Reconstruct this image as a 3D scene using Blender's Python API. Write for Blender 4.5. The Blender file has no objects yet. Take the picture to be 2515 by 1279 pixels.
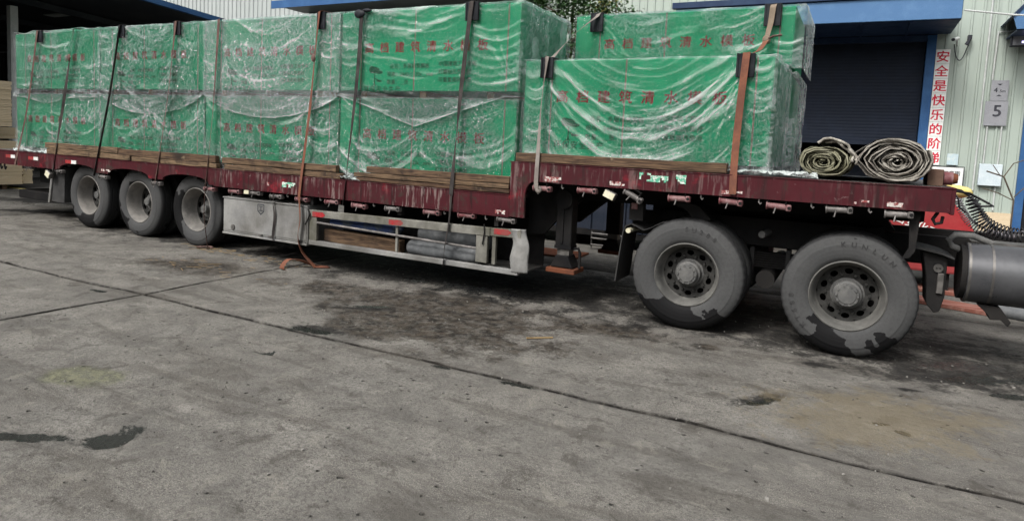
import bpy, bmesh, math, random
import numpy as np
from mathutils import Vector, Matrix
random.seed(7)
R = math.radians
PI = math.pi
S = bpy.context.scene
COL = S.collection

# ------------------------------------------------------------------ camera, light, exposure
CY, CP, CR = 0.4800, -0.0871, 0.0477
_f = Vector((-math.sin(CY) * math.cos(CP), math.cos(CY) * math.cos(CP), math.sin(CP)))
_r = Vector((math.cos(CY), math.sin(CY), 0)); _u = _r.cross(_f)
_r2 = _r * math.cos(CR) + _u * math.sin(CR); _u2 = _u * math.cos(CR) - _r * math.sin(CR)
cam_d = bpy.data.cameras.new('camera'); cam = bpy.data.objects.new('camera', cam_d); COL.objects.link(cam)
M = Matrix((_r2, _u2, -_f)).transposed().to_4x4(); M.translation = (13.0349, -6.1925, 1.6838)
cam.matrix_world = M
cam_d.sensor_width = 36; cam_d.lens = 1613.0 / 2515 * 36
cam_d.shift_y = -144.2 / 2515
cam_d.clip_start = .05; cam_d.clip_end = 900
S.camera = cam
SUN_EL, SUN_AZ = R(48), R(196)           # azimuth clockwise from +Y
w = bpy.data.worlds.new('World'); S.world = w; w.use_nodes = True
nt = w.node_tree; nt.nodes.clear()
sky = nt.nodes.new('ShaderNodeTexSky'); sky.sky_type = 'NISHITA'; sky.sun_disc = False
sky.sun_elevation = SUN_EL; sky.sun_rotation = SUN_AZ; sky.air_density = 1.4; sky.dust_density = 6; sky.ozone_density = 1.2
hs = nt.nodes.new('ShaderNodeHueSaturation'); hs.inputs['Saturation'].default_value = .22
bg = nt.nodes.new('ShaderNodeBackground'); bg.inputs['Strength'].default_value = .10
wo = nt.nodes.new('ShaderNodeOutputWorld')
nt.links.new(sky.outputs[0], hs.inputs['Color']); nt.links.new(hs.outputs[0], bg.inputs['Color']); nt.links.new(bg.outputs[0], wo.inputs[0])
sun_d = bpy.data.lights.new('sun', 'SUN'); sun_d.energy = 1.0; sun_d.angle = R(13); sun_d.color = (1, .97, .92)
sun = bpy.data.objects.new('sun', sun_d); COL.objects.link(sun)
sd = Vector((math.sin(SUN_AZ) * math.cos(SUN_EL), math.cos(SUN_AZ) * math.cos(SUN_EL), math.sin(SUN_EL)))
sun.rotation_euler = sd.to_track_quat('Z', 'Y').to_euler()
S.view_settings.view_transform = 'Standard'; S.view_settings.look = 'None'
S.view_settings.exposure = 1.22; S.view_settings.gamma = 1; S.view_settings.use_curve_mapping = False
S.render.engine = 'CYCLES'
S.cycles.max_bounces = 8; S.cycles.transparent_max_bounces = 24; S.cycles.glossy_bounces = 3; S.cycles.diffuse_bounces = 3
S.cycles.use_denoising = True

# ------------------------------------------------------------------ node helpers
class NT:
    def __init__(s, name):
        s.m = bpy.data.materials.new(name); s.m.use_nodes = True
        s.t = s.m.node_tree; s.t.nodes.clear()
        s.out = s.t.nodes.new('ShaderNodeOutputMaterial')
    def n(s, k, **kw):
        o = s.t.nodes.new('ShaderNode' + k)
        for a, v in kw.items(): setattr(o, a, v)
        return o
    def l(s, a, b): s.t.links.new(a, b)
    def put(s, sock, v):
        if isinstance(v, bpy.types.NodeSocket): s.l(v, sock)
        elif v is not None: sock.default_value = v
    def math(s, op, a, b=None, c=None, clamp=False):
        o = s.n('Math', operation=op, use_clamp=clamp)
        s.put(o.inputs[0], a); s.put(o.inputs[1], b)
        if c is not None: s.put(o.inputs[2], c)
        return o.outputs[0]
    def mix(s, fac, a, b, mode='MIX'):
        o = s.n('Mix', data_type='RGBA', blend_type=mode, clamp_factor=True)
        s.put(o.inputs[0], fac)
        for i, v in ((6, a), (7, b)):
            if isinstance(v, tuple) and len(v) == 3: v = (*v, 1)
            s.put(o.inputs[i], v)
        return o.outputs[2]
    def pos(s): return s.n('NewGeometry').outputs['Position']
    def obj(s): return s.n('TexCoord').outputs['Object']
    def rnd(s): return s.n('ObjectInfo').outputs['Random']
    def mapp(s, v, scale=(1, 1, 1), loc=(0, 0, 0), rot=(0, 0, 0)):
        o = s.n('Mapping'); s.l(v, o.inputs[0])
        o.inputs['Scale'].default_value = scale; o.inputs['Location'].default_value = loc; o.inputs['Rotation'].default_value = rot
        return o.outputs[0]
    def noise(s, v, scale, detail=4, rough=.55, dist=0.):
        o = s.n('TexNoise'); s.l(v, o.inputs['Vector'])
        o.inputs['Scale'].default_value = scale; o.inputs['Detail'].default_value = detail
        o.inputs['Roughness'].default_value = rough; o.inputs['Distortion'].default_value = dist
        return o.outputs[0]
    def ramp(s, v, lo, hi, a=0., b=1.):
        o = s.n('MapRange', clamp=True, interpolation_type='SMOOTHSTEP')
        s.put(o.inputs[0], v); o.inputs[1].default_value = lo; o.inputs[2].default_value = hi
        o.inputs[3].default_value = a; o.inputs[4].default_value = b
        return o.outputs[0]
    def bump(s, h, strength=.3, dist=.01, normal=None):
        o = s.n('Bump'); o.inputs['Strength'].default_value = strength; o.inputs['Distance'].default_value = dist
        s.l(h, o.inputs['Height'])
        if normal is not None: s.l(normal, o.inputs['Normal'])
        return o.outputs[0]
    def bsdf(s, col, rough=.6, metal=0., nrm=None, spec=None):
        b = s.n('BsdfPrincipled')
        if isinstance(col, tuple): col = (*col[:3], 1)
        s.put(b.inputs['Base Color'], col); s.put(b.inputs['Roughness'], rough); s.put(b.inputs['Metallic'], metal)
        if nrm is not None: s.l(nrm, b.inputs['Normal'])
        b.inputs['Specular IOR Level'].default_value = .14 if spec is None else spec
        return b
    def end(s, sh): s.l(sh, s.out.inputs['Surface']); return s.m

def worn(name, c1, c2, rough=.6, metal=0., scale=3., lo=.4, hi=.65, bump=.15, bscale=40., stretch=(1, 1, 1), dust=None, dustamt=.4, spec=None):
    """two-tone worn surface: c1 with noise-edged patches of c2, fine bump, optional dust film"""
    t = NT(name); p = t.pos(); v = t.mapp(p, stretch)
    n = t.noise(v, scale, 6, .62, .3)
    col = t.mix(t.ramp(n, lo, hi), c1, c2)
    fine = t.noise(p, bscale, 4, .6)
    col = t.mix(t.ramp(fine, .35, .75, 0, .22), col, tuple(x * .45 for x in c1))
    if dust:
        d = t.noise(p, 1.7, 5, .6)
        col = t.mix(t.ramp(d, .35, .7, 0, dustamt), col, dust)
    r = t.ramp(n, .3, .7, rough - .08, rough + .1)
    return t.end(t.bsdf(col, r, metal, t.bump(fine, bump, .004), spec).outputs[0])

MAT = {}
def m_ground():
    t = NT('concrete'); p = t.pos()
    big = t.noise(p, .55, 6, .6, .4); mid = t.noise(p, 3.2, 8, .68, .5); fine = t.noise(p, 42, 6, .7); grit = t.noise(p, 150, 3, .7)
    col = t.mix(t.ramp(big, .35, .66), (.122, .115, .104), (.182, .173, .157))
    col = t.mix(t.ramp(mid, .35, .68, 0, .75), col, (.092, .087, .080))
    col = t.mix(t.ramp(t.noise(t.mapp(p, (1, 1, 1), (7, 3, 0)), 2.1, 7, .66), .52, .72, 0, .55), col, (.225, .215, .197))
    col = t.mix(t.math('MULTIPLY', t.ramp(fine, .44, .60, 0, .5), t.ramp(big, .4, .6, .25, 1)), col, (.05, .046, .040))
    col = t.mix(t.math('MULTIPLY', t.ramp(grit, .50, .62, 0, .48), t.ramp(t.noise(p, 1.3, 6, .65), .42, .6, .15, 1)), col, (.36, .335, .295))
    vor = t.n('TexVoronoi'); vor.inputs['Scale'].default_value = 13; t.l(t.mapp(p, (1, 1, .2)), vor.inputs['Vector']); vor.inputs['Randomness'].default_value = 1
    pits = t.math('MULTIPLY', t.ramp(vor.outputs['Distance'], .09, .2, 1, 0), t.ramp(t.noise(p, 6.5, 4, .6), .52, .64))
    col = t.mix(t.math('MULTIPLY', pits, .85), col, (.035, .033, .03))
    vor2 = t.n('TexVoronoi'); vor2.inputs['Scale'].default_value = 42; t.l(p, vor2.inputs['Vector'])
    col = t.mix(t.math('MULTIPLY', t.ramp(vor2.outputs['Distance'], .14, .24, 1, 0), t.ramp(t.noise(p, 4, 4, .6), .42, .62, .1, .8)), col, (.05, .047, .043))
    pat = t.noise(t.mapp(p, (1, 1, 1), (11, 5, 2)), 1.2, 9, .72, .8)
    col = t.mix(t.ramp(pat, .53, .60, 0, .38), col, (.085, .081, .074))
    lump = t.noise(p, 19, 7, .75, .3)
    col = t.mix(t.ramp(lump, .36, .47, .45, 0), col, (.06, .055, .048))
    jn = t.n('Attribute', attribute_name='joint').outputs['Fac']
    col = t.mix(t.math('MULTIPLY', jn, t.ramp(t.noise(p, 8, 5, .7), .3, .55, .35, 1), clamp=True), col, (.012, .011, .010))
    trk = t.noise(t.mapp(p, (.42, 2.1, 1), (3, 1, 0), (0, 0, .12)), 1.5, 8, .7, .5)
    col = t.mix(t.ramp(trk, .50, .62, 0, .5), col, (.062, .056, .048))
    blot = t.noise(t.mapp(p, (1, 1, 1), (17, 9, 4)), 4.5, 9, .74, .6)
    col = t.mix(t.ramp(blot, .55, .63, 0, .6), col, (.052, .047, .040))
    col = t.mix(t.ramp(blot, .36, .44, .35, 0), col, (.23, .215, .185))
    rough = t.ramp(mid, .3, .7, .72, .9)
    sep = t.n('SeparateXYZ'); t.l(p, sep.inputs[0])
    wn = t.noise(p, 2.6, 7, .68, .2); wn2 = t.noise(p, 11, 8, .75, .3)
    wob = t.math('ADD', t.math('MULTIPLY', t.math('SUBTRACT', wn, .5), 3.0), t.math('ADD', t.math('MULTIPLY', t.math('SUBTRACT', wn2, .5), 1.8), t.math('MULTIPLY', t.math('SUBTRACT', t.noise(p, 34, 5, .7, .4), .5), 1.1)))
    def blob(cx, cy, rx, ry, ang=0, lo=.75, hi=1.12, k=1.):
        dx = t.math('SUBTRACT', sep.outputs[0], cx); dy = t.math('SUBTRACT', sep.outputs[1], cy)
        c, s_ = math.cos(ang), math.sin(ang)
        u = t.math('DIVIDE', t.math('ADD', t.math('MULTIPLY', dx, c), t.math('MULTIPLY', dy, s_)), rx)
        v = t.math('DIVIDE', t.math('SUBTRACT', t.math('MULTIPLY', dy, c), t.math('MULTIPLY', dx, s_)), ry)
        d = t.math('SQRT', t.math('ADD', t.math('MULTIPLY', u, u), t.math('MULTIPLY', v, v)))
        return t.ramp(t.math('ADD', d, t.math('MULTIPLY', wob, k)), lo, hi, 1, 0)
    def mx(*a):
        r = a[0]
        for b in a[1:]: r = t.math('MAXIMUM', r, b)
        return r
    # oily brown stains, wet patches, a mossy film, ochre dirt, and under-trailer shade painted dark
    stain = mx(blob(9.55, -.95, 1.25, .95, -.2, .75, 1.2), blob(8.0, -.75, .8, .35, .1, .5, 1.1), blob(9.4, -1.75, .5, .3, .1, .4, 1.1), blob(11.0, -.45, .75, .3, .1, .5, 1.1), blob(5.9, -.9, 1.0, .4, .2, .4, 1.2), blob(12.0, -.38, .16, .12, 0, .6, 1.1, .5))
    col = t.mix(t.math('MULTIPLY', stain, t.ramp(wn2, .38, .56, .45, .97)), col, t.mix(t.ramp(t.noise(p, 7, 9, .75, .5), .40, .58), (.010, .0088, .0075), (.046, .037, .028)))
    dark = mx(blob(13.9, .25, 1.0, .55, .5, .5, 1.1), blob(8.2, 1.0, 3.6, 1.1, 0, .7, 1.3), blob(12.3, .9, 2., .95, 0, .7, 1.3), blob(3.3, 1.0, 2.8, .95, 0, .7, 1.3), blob(9.0, -2.0, .35, .12, .1, .5, 1.1), blob(8.9, -1.15, .45, .1, .5, .4, 1.1), blob(12.55, -1.45, .32, .07, .9, .5, 1.1), blob(-2.2, 1.6, 1.6, .5, .4, .5, 1.1), blob(-.6, .6, .9, .35, .5, .5, 1.1), blob(12.9, -.32, .2, .06, .2, .5, 1.1, .6), blob(13.5, -.55, .14, .04, .2, .5, 1.1, .6))  # broad blobs paint contact shade under trailer and tractor; small ones are dark marks
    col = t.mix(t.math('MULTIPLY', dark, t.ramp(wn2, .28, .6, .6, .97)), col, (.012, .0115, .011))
    moss = blob(8.55, -3.72, .36, .19, .35, .5, 1.0, .75)
    col = t.mix(t.math('MULTIPLY', moss, t.ramp(wn2, .3, .65, .35, .85)), col, t.mix(t.ramp(wn2, .4, .58), (.055, .062, .032), (.15, .148, .095)))
    pot = mx(blob(9.55, -4.13, .16, .13, .8, .75, .95, .9), blob(9.24, -4.33, .24, .055, .62, .75, .95, .8), blob(13.42, -1.48, .07, .05, .5, .75, .95, .9), blob(13.30, -1.42, .07, .03, .3, .75, .95, .9), blob(12.58, -1.48, .2, .05, .9, .75, .95, .9), blob(9.12, -2.67, .1, .04, .4, .75, .95, .8), blob(14.1, .1, .35, .12, .5, .75, .95, 1.), blob(14.2, -.25, .2, .05, .4, .75, .95, .9), blob(9.02, -2.05, .3, .06, .1, .75, .95, 1.), blob(8.82, -1.12, .3, .05, .45, .75, .95, 1.), blob(11.1, -2.16, .16, .04, .05, .75, .95, .9), blob(10.4, -2.16, .12, .03, .05, .75, .95, .9), blob(6.3, -2.3, .16, .05, .2, .75, .95, .8))
    col = t.mix(t.math('MULTIPLY', pot, .9), col, (.011, .013, .011))
    ochre = mx(blob(13.3, -1.3, .75, .5, .5, .5, 1.2), blob(4.2, -3.4, 1.5, .4, .2, .5, 1.2))
    col = t.mix(t.math('MULTIPLY', ochre, .5), col, (.165, .135, .085))
    wet = mx(blob(13.95, .35, .5, .22, .5, .6, .9), blob(-1.6, 1.2, .9, .22, .4, .6, .9), blob(9.2, .2, .8, .25, 0, .5, .9), pot)
    rough = t.math('SUBTRACT', rough, t.math('ADD', t.math('MULTIPLY', wet, .55), t.math('MULTIPLY', stain, .12)))
    h = t.math('ADD', t.math('ADD', t.math('MULTIPLY', fine, .6), t.math('MULTIPLY', mid, 1.2)), t.math('ADD', t.math('MULTIPLY', grit, .25), t.math('MULTIPLY', pits, -2.)))
    return t.end(t.bsdf(col, rough, 0, t.bump(h, 1., .016)).outputs[0])
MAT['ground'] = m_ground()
MAT['dirt'] = worn('joint_dirt', (.012, .011, .010), (.03, .028, .024), .95, scale=8)

def m_film():
    t = NT('clear_film'); p = t.pos()
    at = t.n('Attribute', attribute_name='layers_glints')  # film thickness at folds, plus crinkle glints painted as white opacity
    n1 = t.noise(p, 26, 5, .7, .8); n2 = t.noise(p, 85, 3, .65, .5); n3 = t.noise(p, 9, 3, .6, .6)
    rid = t.math('SUBTRACT', 1., t.math('ABSOLUTE', t.math('SUBTRACT', t.math('MULTIPLY', n1, 2), 1.)))
    rid = t.math('POWER', rid, 5.)
    cr = t.n('Attribute', attribute_name='crinkle')
    h = t.math('ADD', t.math('MULTIPLY', rid, t.math('ADD', t.math('MULTIPLY', cr.outputs['Fac'], .9), .05)), t.math('MULTIPLY', n2, t.math('ADD', t.math('MULTIPLY', cr.outputs['Fac'], .12), .02)))
    nrm = t.bump(h, 1., .022)
    white = t.n('BsdfDiffuse'); white.inputs['Color'].default_value = (.78, .85, .82, 1)
    trl = t.n('BsdfTranslucent'); trl.inputs['Color'].default_value = (.5, .56, .54, 1)
    wm = t.n('MixShader'); wm.inputs[0].default_value = .12; t.l(white.outputs[0], wm.inputs[1]); t.l(trl.outputs[0], wm.inputs[2])
    tr = t.n('BsdfTransparent'); tr.inputs['Color'].default_value = (.97, .98, .98, 1)
    op = t.math('ADD', at.outputs['Fac'], t.math('MULTIPLY', t.math('MULTIPLY', rid, cr.outputs['Fac']), .05), clamp=True)
    m1 = t.n('MixShader'); t.l(op, m1.inputs[0]); t.l(tr.outputs[0], m1.inputs[1]); t.l(wm.outputs[0], m1.inputs[2])
    gl = t.n('BsdfAnisotropic') if False else t.n('BsdfGlossy'); gl.inputs['Roughness'].default_value = .07; gl.inputs['Color'].default_value = (.95, .97, 1, 1); t.l(nrm, gl.inputs['Normal'])
    fr = t.n('Fresnel'); fr.inputs['IOR'].default_value = 1.5; t.l(nrm, fr.inputs['Normal'])
    fac = t.math('MULTIPLY', fr.outputs[0], t.math('ADD', .28, t.math('MULTIPLY', t.math('MULTIPLY', cr.outputs['Fac'], t.ramp(rid, .45, .85)), 4.)), clamp=True)
    m2 = t.n('MixShader'); t.l(fac, m2.inputs[0]); t.l(m1.outputs[0], m2.inputs[1]); t.l(gl.outputs[0], m2.inputs[2])
    return t.end(m2.outputs[0])
MAT['film'] = m_film()

def m_board():
    t = NT('green_board'); p = t.pos()
    n = t.noise(p, 1.1, 4, .5); f = t.noise(t.mapp(p, (.6, 1, 30)), 6, 3, .6)
    col = t.mix(n, (.008, .225, .102), (.013, .275, .130))
    col = t.mix(t.ramp(f, .4, .7, 0, .18), col, (.005, .12, .05))
    return t.end(t.bsdf(col, .55, 0, t.bump(f, .08, .003), .05).outputs[0])
MAT['board'] = m_board()
MAT['red_print'] = worn('red_print', (.16, .004, .012), (.20, .008, .018), .6, scale=30, bump=.02)
MAT['green_print'] = worn('green_print', (.004, .060, .028), (.006, .085, .04), .6, scale=30, bump=.02)
MAT['band'] = worn('steel_band', (.10, .15, .10), (.17, .12, .10), .45, scale=9)

def m_paint():
    t = NT('red_trailer_paint'); p = t.pos()
    n = t.noise(p, 2.2, 6, .6); v = t.noise(t.mapp(p, (9, 9, .8)), 2.4, 5, .62, .3); c = t.noise(p, 6.5, 7, .7, .4); f = t.noise(p, 55, 4, .65)
    col = t.mix(n, (.030, .008, .010), (.070, .010, .015))
    col = t.mix(t.ramp(v, .5, .68, 0, .75), col, (.019, .010, .010))
    col = t.mix(t.ramp(t.noise(t.mapp(p, (1, 1, 1), (3, 9, 1)), 3.1, 5, .6), .58, .72, 0, .8), col, (.19, .014, .022))
    dr = t.noise(t.mapp(p, (13, 13, 1.3), (1, 2, 5)), 2., 5, .6, .2)
    sx = t.n('SeparateXYZ'); t.l(p, sx.inputs[0])
    zone = t.math('MULTIPLY', t.ramp(sx.outputs[0], 4.9, 5.5), t.ramp(sx.outputs[0], 8.2, 11.5, 1, .25))
    zone = t.math('ADD', zone, .22)
    clus = t.ramp(t.noise(t.mapp(p, (1, 1, .6), (4, 4, 2)), 1.7, 5, .65), .44, .62)
    chips = t.math('MULTIPLY', t.math('MULTIPLY', t.ramp(dr, .50, .58), clus), zone, clamp=True)
    col = t.mix(t.math('MULTIPLY', chips, .85), col, t.mix(c, (.13, .095, .09), (.22, .165, .155)))
    col = t.mix(t.ramp(c, .54, .64, 0, .75), col, (.035, .024, .020))
    col = t.mix(t.ramp(c, .30, .36, .5, 0), col, (.20, .16, .155))
    rough = t.ramp(c, .3, .7, .42, .7)
    return t.end(t.bsdf(col, rough, 0, t.bump(t.math('ADD', c, t.math('MULTIPLY', f, .3)), .25, .005)).outputs[0])
MAT['paint'] = m_paint()

def m_wood():
    t = NT('dunnage_wood'); p = t.obj(); r = t.rnd(); q = t.pos()
    g = t.noise(t.mapp(q, (.8, 14, 14)), 5, 6, .65, .6); b = t.noise(q, 2.6, 6, .65, .3); s_ = t.noise(t.mapp(q, (2.5, 30, 40)), 6, 3, .6)
    c1 = t.mix(r, (.092, .052, .032), (.21, .145, .088)); c2 = t.mix(r, (.022, .014, .012), (.048, .032, .022))
    col = t.mix(t.ramp(g, .3, .7), c2, c1)
    col = t.mix(t.ramp(b, .52, .7, 0, .85), col, (.022, .017, .015))
    col = t.mix(t.ramp(t.noise(t.mapp(q, (1, 1, 1), (5, 5, 5)), 3.7, 4, .6), .62, .7, 0, .55), col, (.25, .19, .12))
    return t.end(t.bsdf(col, .82, 0, t.bump(t.math('ADD', g, s_), .5, .006)).outputs[0])
MAT['wood'] = m_wood()

def m_tyre():
    t = NT('dusty_tyre'); p = t.obj(); q = t.pos(); r = t.rnd()
    n = t.noise(q, 3.1, 5, .6); f = t.noise(q, 45, 4, .65)
    col = t.mix(n, (.042, .043, .045), (.072, .072, .071))
    col = t.mix(t.ramp(f, .4, .7, 0, .35), col, (.035, .035, .035))
    sz = t.n('SeparateXYZ'); t.l(p, sz.inputs[0])
    off = t.math('MULTIPLY', t.math('SUBTRACT', t.noise(q, 3.6, 4, .5, .2), .5), 1.5)
    wet = t.ramp(t.math('ADD', sz.outputs[2], off), -.345, -.335, 1, 0)
    pt = t.ramp(t.noise(t.mapp(q, (1, 1, 1), (2.3, 0, 1.1)), 2.9, 4, .5, .2), .665, .685)
    wet = t.math('MAXIMUM', wet, pt)
    # tread faces are black rubber: they only touch the road
    rr = t.math('SQRT', t.math('ADD', t.math('MULTIPLY', sz.outputs[0], sz.outputs[0]), t.math('MULTIPLY', sz.outputs[2], sz.outputs[2])))
    tread = t.ramp(rr, .508, .522)
    col = t.mix(t.math('MULTIPLY', tread, .8), col, (.02, .02, .021))
    col = t.mix(wet, col, (.006, .006, .0065))
    rough = t.math('SUBTRACT', .82, t.math('MULTIPLY', wet, .1))
    rings = t.n('TexWave', wave_type='RINGS', rings_direction='Y'); t.l(p, rings.inputs['Vector']); rings.inputs['Scale'].default_value = 9; rings.inputs['Distortion'].default_value = .2
    return t.end(t.bsdf(col, rough, 0, t.bump(t.math('ADD', f, t.math('MULTIPLY', rings.outputs['Fac'], .5)), .18, .005)).outputs[0])
MAT['tyre'] = m_tyre()
MAT['tyre_letter'] = worn('tyre_lettering', (.038, .038, .039), (.046, .046, .046), .8, scale=12)
MAT['rim'] = worn('rim_grey', (.13, .125, .118), (.20, .19, .175), .62, scale=6, dust=(.2, .185, .17), bump=.1)
MAT['rim_dark'] = worn('rim_dark', (.022, .022, .021), (.04, .039, .037), .68, scale=6, dust=(.06, .058, .055), dustamt=.35)
MAT['rim_drive'] = worn('rim_drive', (.075, .074, .070), (.12, .118, .11), .6, scale=6, dust=(.14, .135, .125), bump=.1)
MAT['hub'] = worn('hub_grey', (.085, .085, .084), (.125, .123, .118), .6, scale=9)
MAT['black'] = worn('chassis_black', (.006, .006, .007), (.014, .013, .013), .7, scale=4, dust=(.026, .024, .022), dustamt=.5)
MAT['rubber'] = worn('rubber_flap', (.028, .028, .029), (.05, .05, .05), .75, scale=4, dust=(.05, .049, .047), dustamt=.5)
MAT['alu'] = worn('aluminium_box', (.22, .22, .217), (.29, .287, .275), .5, .2, scale=2.2, dust=(.085, .08, .07), dustamt=.75, bump=.06)
MAT['alu_dirty'] = worn('dirty_guard', (.155, .152, .138), (.235, .228, .205), .6, .2, scale=7, lo=.35, dust=(.055, .052, .032), dustamt=.85, bump=.2)
MAT['winch_red'] = worn('winch_faded_red', (.13, .042, .046), (.215, .13, .13), .5, scale=9, lo=.35, hi=.6)
MAT['winch_grey'] = worn('winch_grey', (.10, .094, .09), (.20, .185, .18), .5, .2, scale=9)
MAT['steel'] = worn('bare_steel', (.11, .105, .10), (.19, .18, .17), .45, .6, scale=8)
MAT['rust'] = worn('rusty_orange', (.13, .046, .024), (.09, .038, .024), .8, scale=6, lo=.45)
def m_strap(name, a, b):
    t = NT(name); q = t.pos()
    n = t.noise(q, 5, 6, .65); wv = t.noise(t.mapp(q, (6, 6, 1)), 60, 2, .5)
    col = t.mix(t.ramp(n, .35, .68), a, b); col = t.mix(t.ramp(wv, .4, .65, 0, .5), col, tuple(x * .5 for x in a))
    return t.end(t.bsdf(col, .8, 0, t.bump(wv, .3, .002)).outputs[0])
MAT['strap_orange'] = m_strap('strap_orange', (.19, .078, .048), (.115, .05, .036))
MAT['strap_brown'] = m_strap('strap_brown', (.085, .052, .044), (.15, .095, .08))
MAT['strap_dark'] = m_strap('strap_dark', (.028, .025, .025), (.065, .056, .052))
MAT['strap_grey'] = m_strap('strap_grey', (.24, .215, .195), (.15, .13, .118))
MAT['strap_tan'] = m_strap('strap_tan', (.21, .165, .125), (.13, .095, .07))
MAT['pad'] = worn('black_plastic', (.010, .011, .014), (.022, .024, .028), .45, scale=6)
def m_tarp():
    t = NT('folded_tarp'); q = t.pos()
    n = t.noise(q, 6, 6, .65, .4); f = t.noise(q, 30, 4, .65)
    col = t.mix(t.ramp(n, .35, .65), (.17, .155, .135), (.36, .34, .30))
    col = t.mix(t.ramp(f, .45, .7, 0, .6), col, (.10, .09, .078))
    return t.end(t.bsdf(col, .5, 0, t.bump(t.math('ADD', n, f), .45, .012)).outputs[0])
MAT['tarp'] = m_tarp()
MAT['tarp_green'] = worn('tarp_olive', (.155, .15, .10), (.30, .29, .21), .5, scale=7, bump=.4)

def m_wall(name, a, b):
    t = NT(name); q = t.pos()
    n = t.noise(t.mapp(q, (1.5, 1.5, .25)), 1.4, 5, .6); d = t.noise(t.mapp(q, (6, 6, .3)), 1.6, 4, .6)
    col = t.mix(n, a, b); col = t.mix(t.ramp(d, .5, .75, 0, .45), col, tuple(x * .62 for x in a))
    return t.end(t.bsdf(col, .5, .0, t.bump(n, .05, .01)).outputs[0])
MAT['wall'] = m_wall('sage_sheet_wall', (.285, .335, .30), (.35, .395, .355))
MAT['wall_grey'] = m_wall('pale_grey_sheet', (.30, .33, .325), (.37, .395, .39))
MAT['wall_dark'] = m_wall('shed_sheet', (.10, .11, .115), (.15, .16, .165))
MAT['blue'] = worn('blue_trim', (.030, .085, .205), (.042, .11, .245), .45, scale=2, bump=.03)
MAT['blue_pale'] = worn('blue_fascia', (.070, .150, .29), (.09, .18, .33), .42, scale=1.5, bump=.03)
MAT['blue_dark'] = worn('dark_blue_trim', (.016, .03, .07), (.025, .045, .09), .45, scale=2)
MAT['shutter'] = worn('shutter_steel', (.008, .012, .022), (.012, .017, .03), .6, 0, scale=2, spec=.15)
MAT['dark_room'] = worn('dark_interior', (.018, .019, .022), (.03, .03, .034), .9, scale=1)  # near-black walls: the shade of the rooms is put into the colour
MAT['sign_white'] = worn('sign_white', (.68, .70, .68), (.76, .77, .75), .5, scale=2, bump=.02)
MAT['sign_red'] = worn('sign_red', (.50, .018, .045), (.56, .03, .06), .5, scale=3, bump=.02)
MAT['sign_grey'] = worn('sign_grey', (.22, .225, .245), (.26, .265, .285), .5, scale=2, bump=.02)
MAT['pale_box'] = worn('pale_box', (.47, .54, .58), (.53, .59, .62), .5, scale=4, bump=.02)
MAT['sign_dark'] = worn('sign_dark', (.03, .032, .04), (.05, .05, .06), .6, scale=5, bump=.02)
MAT['conduit'] = worn('pale_conduit', (.42, .44, .43), (.50, .52, .51), .5, scale=5)
MAT['poster'] = worn('faded_poster', (.42, .52, .56), (.60, .62, .58), .6, scale=7, bump=.02)
MAT['ply'] = worn('plywood_edges', (.50, .40, .27), (.58, .48, .34), .75, scale=3, stretch=(.3, .3, 30), bump=.1)
MAT['red_machine'] = worn('red_machine', (.30, .028, .032), (.38, .06, .055), .45, scale=3, lo=.5, hi=.75, dust=(.22, .10, .09), dustamt=.3)
MAT['yellow'] = worn('yellow_sack', (.62, .50, .16), (.70, .60, .30), .7, scale=5)
MAT['red_plank'] = worn('red_plank', (.20, .075, .055), (.30, .17, .14), .8, scale=4, stretch=(.4, 4, 1))
MAT['navy'] = worn('navy_sheet', (.018, .024, .038), (.03, .035, .05), .7, scale=2)
MAT['brown_sheet'] = worn('brown_sheet', (.10, .06, .045), (.15, .10, .07), .75, scale=2)
MAT['beige'] = worn('beige_panel', (.42, .35, .24), (.48, .41, .29), .6, scale=3)
MAT['lamp_glass'] = worn('lamp_glass', (.55, .52, .38), (.62, .59, .46), .25, scale=8, bump=.02)
MAT['red_refl'] = worn('red_reflector', (.30, .025, .03), (.20, .06, .055), .3, scale=10, bump=.05)
MAT['white_refl'] = worn('white_reflector', (.66, .66, .64), (.50, .49, .46), .35, scale=10, bump=.05)
MAT['sticker_green'] = worn('torn_sticker', (.10, .38, .25), (.62, .66, .60), .5, scale=24, lo=.45, hi=.55)
MAT['sticker_white'] = worn('scuffed_white', (.55, .50, .47), (.22, .05, .05), .6, scale=30, lo=.45, hi=.55)
MAT['leaf'] = worn('leaf_green', (.022, .058, .018), (.045, .09, .026), .5, scale=5, bump=.05)
MAT['leaf_pale'] = worn('leaf_yellow', (.24, .21, .075), (.15, .17, .05), .5, scale=5, bump=.05)
MAT['bark'] = worn('bark', (.10, .08, .06), (.06, .05, .04), .9, scale=9, bump=.5)
MAT['straw'] = worn('straw', (.26, .19, .10), (.18, .12, .06), .8, scale=9)
MAT['hose'] = worn('black_hose', (.012, .012, .014), (.03, .03, .032), .38, scale=9)
MAT['hose_grey'] = worn('grey_hose', (.16, .15, .165), (.24, .22, .23), .4, scale=9)
MAT['blue_bag'] = worn('blue_tarp_bag', (.03, .05, .13), (.07, .085, .10), .7, scale=5, bump=.5)
MAT['grey_bag'] = worn('grey_sheet', (.085, .09, .095), (.14, .145, .15), .6, scale=4, bump=.4)
MAT['roof_int'] = worn('roof_lining', (.03, .034, .042), (.05, .055, .062), .8, scale=1)
def m_emit(name, c, s_):
    t = NT(name); e = t.n('Emission'); e.inputs[0].default_value = (*c, 1); e.inputs[1].default_value = s_
    return t.end(e.outputs[0])
MAT['lit'] = m_emit('lit_display', (.62, .55, 1.), 1.6)

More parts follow.
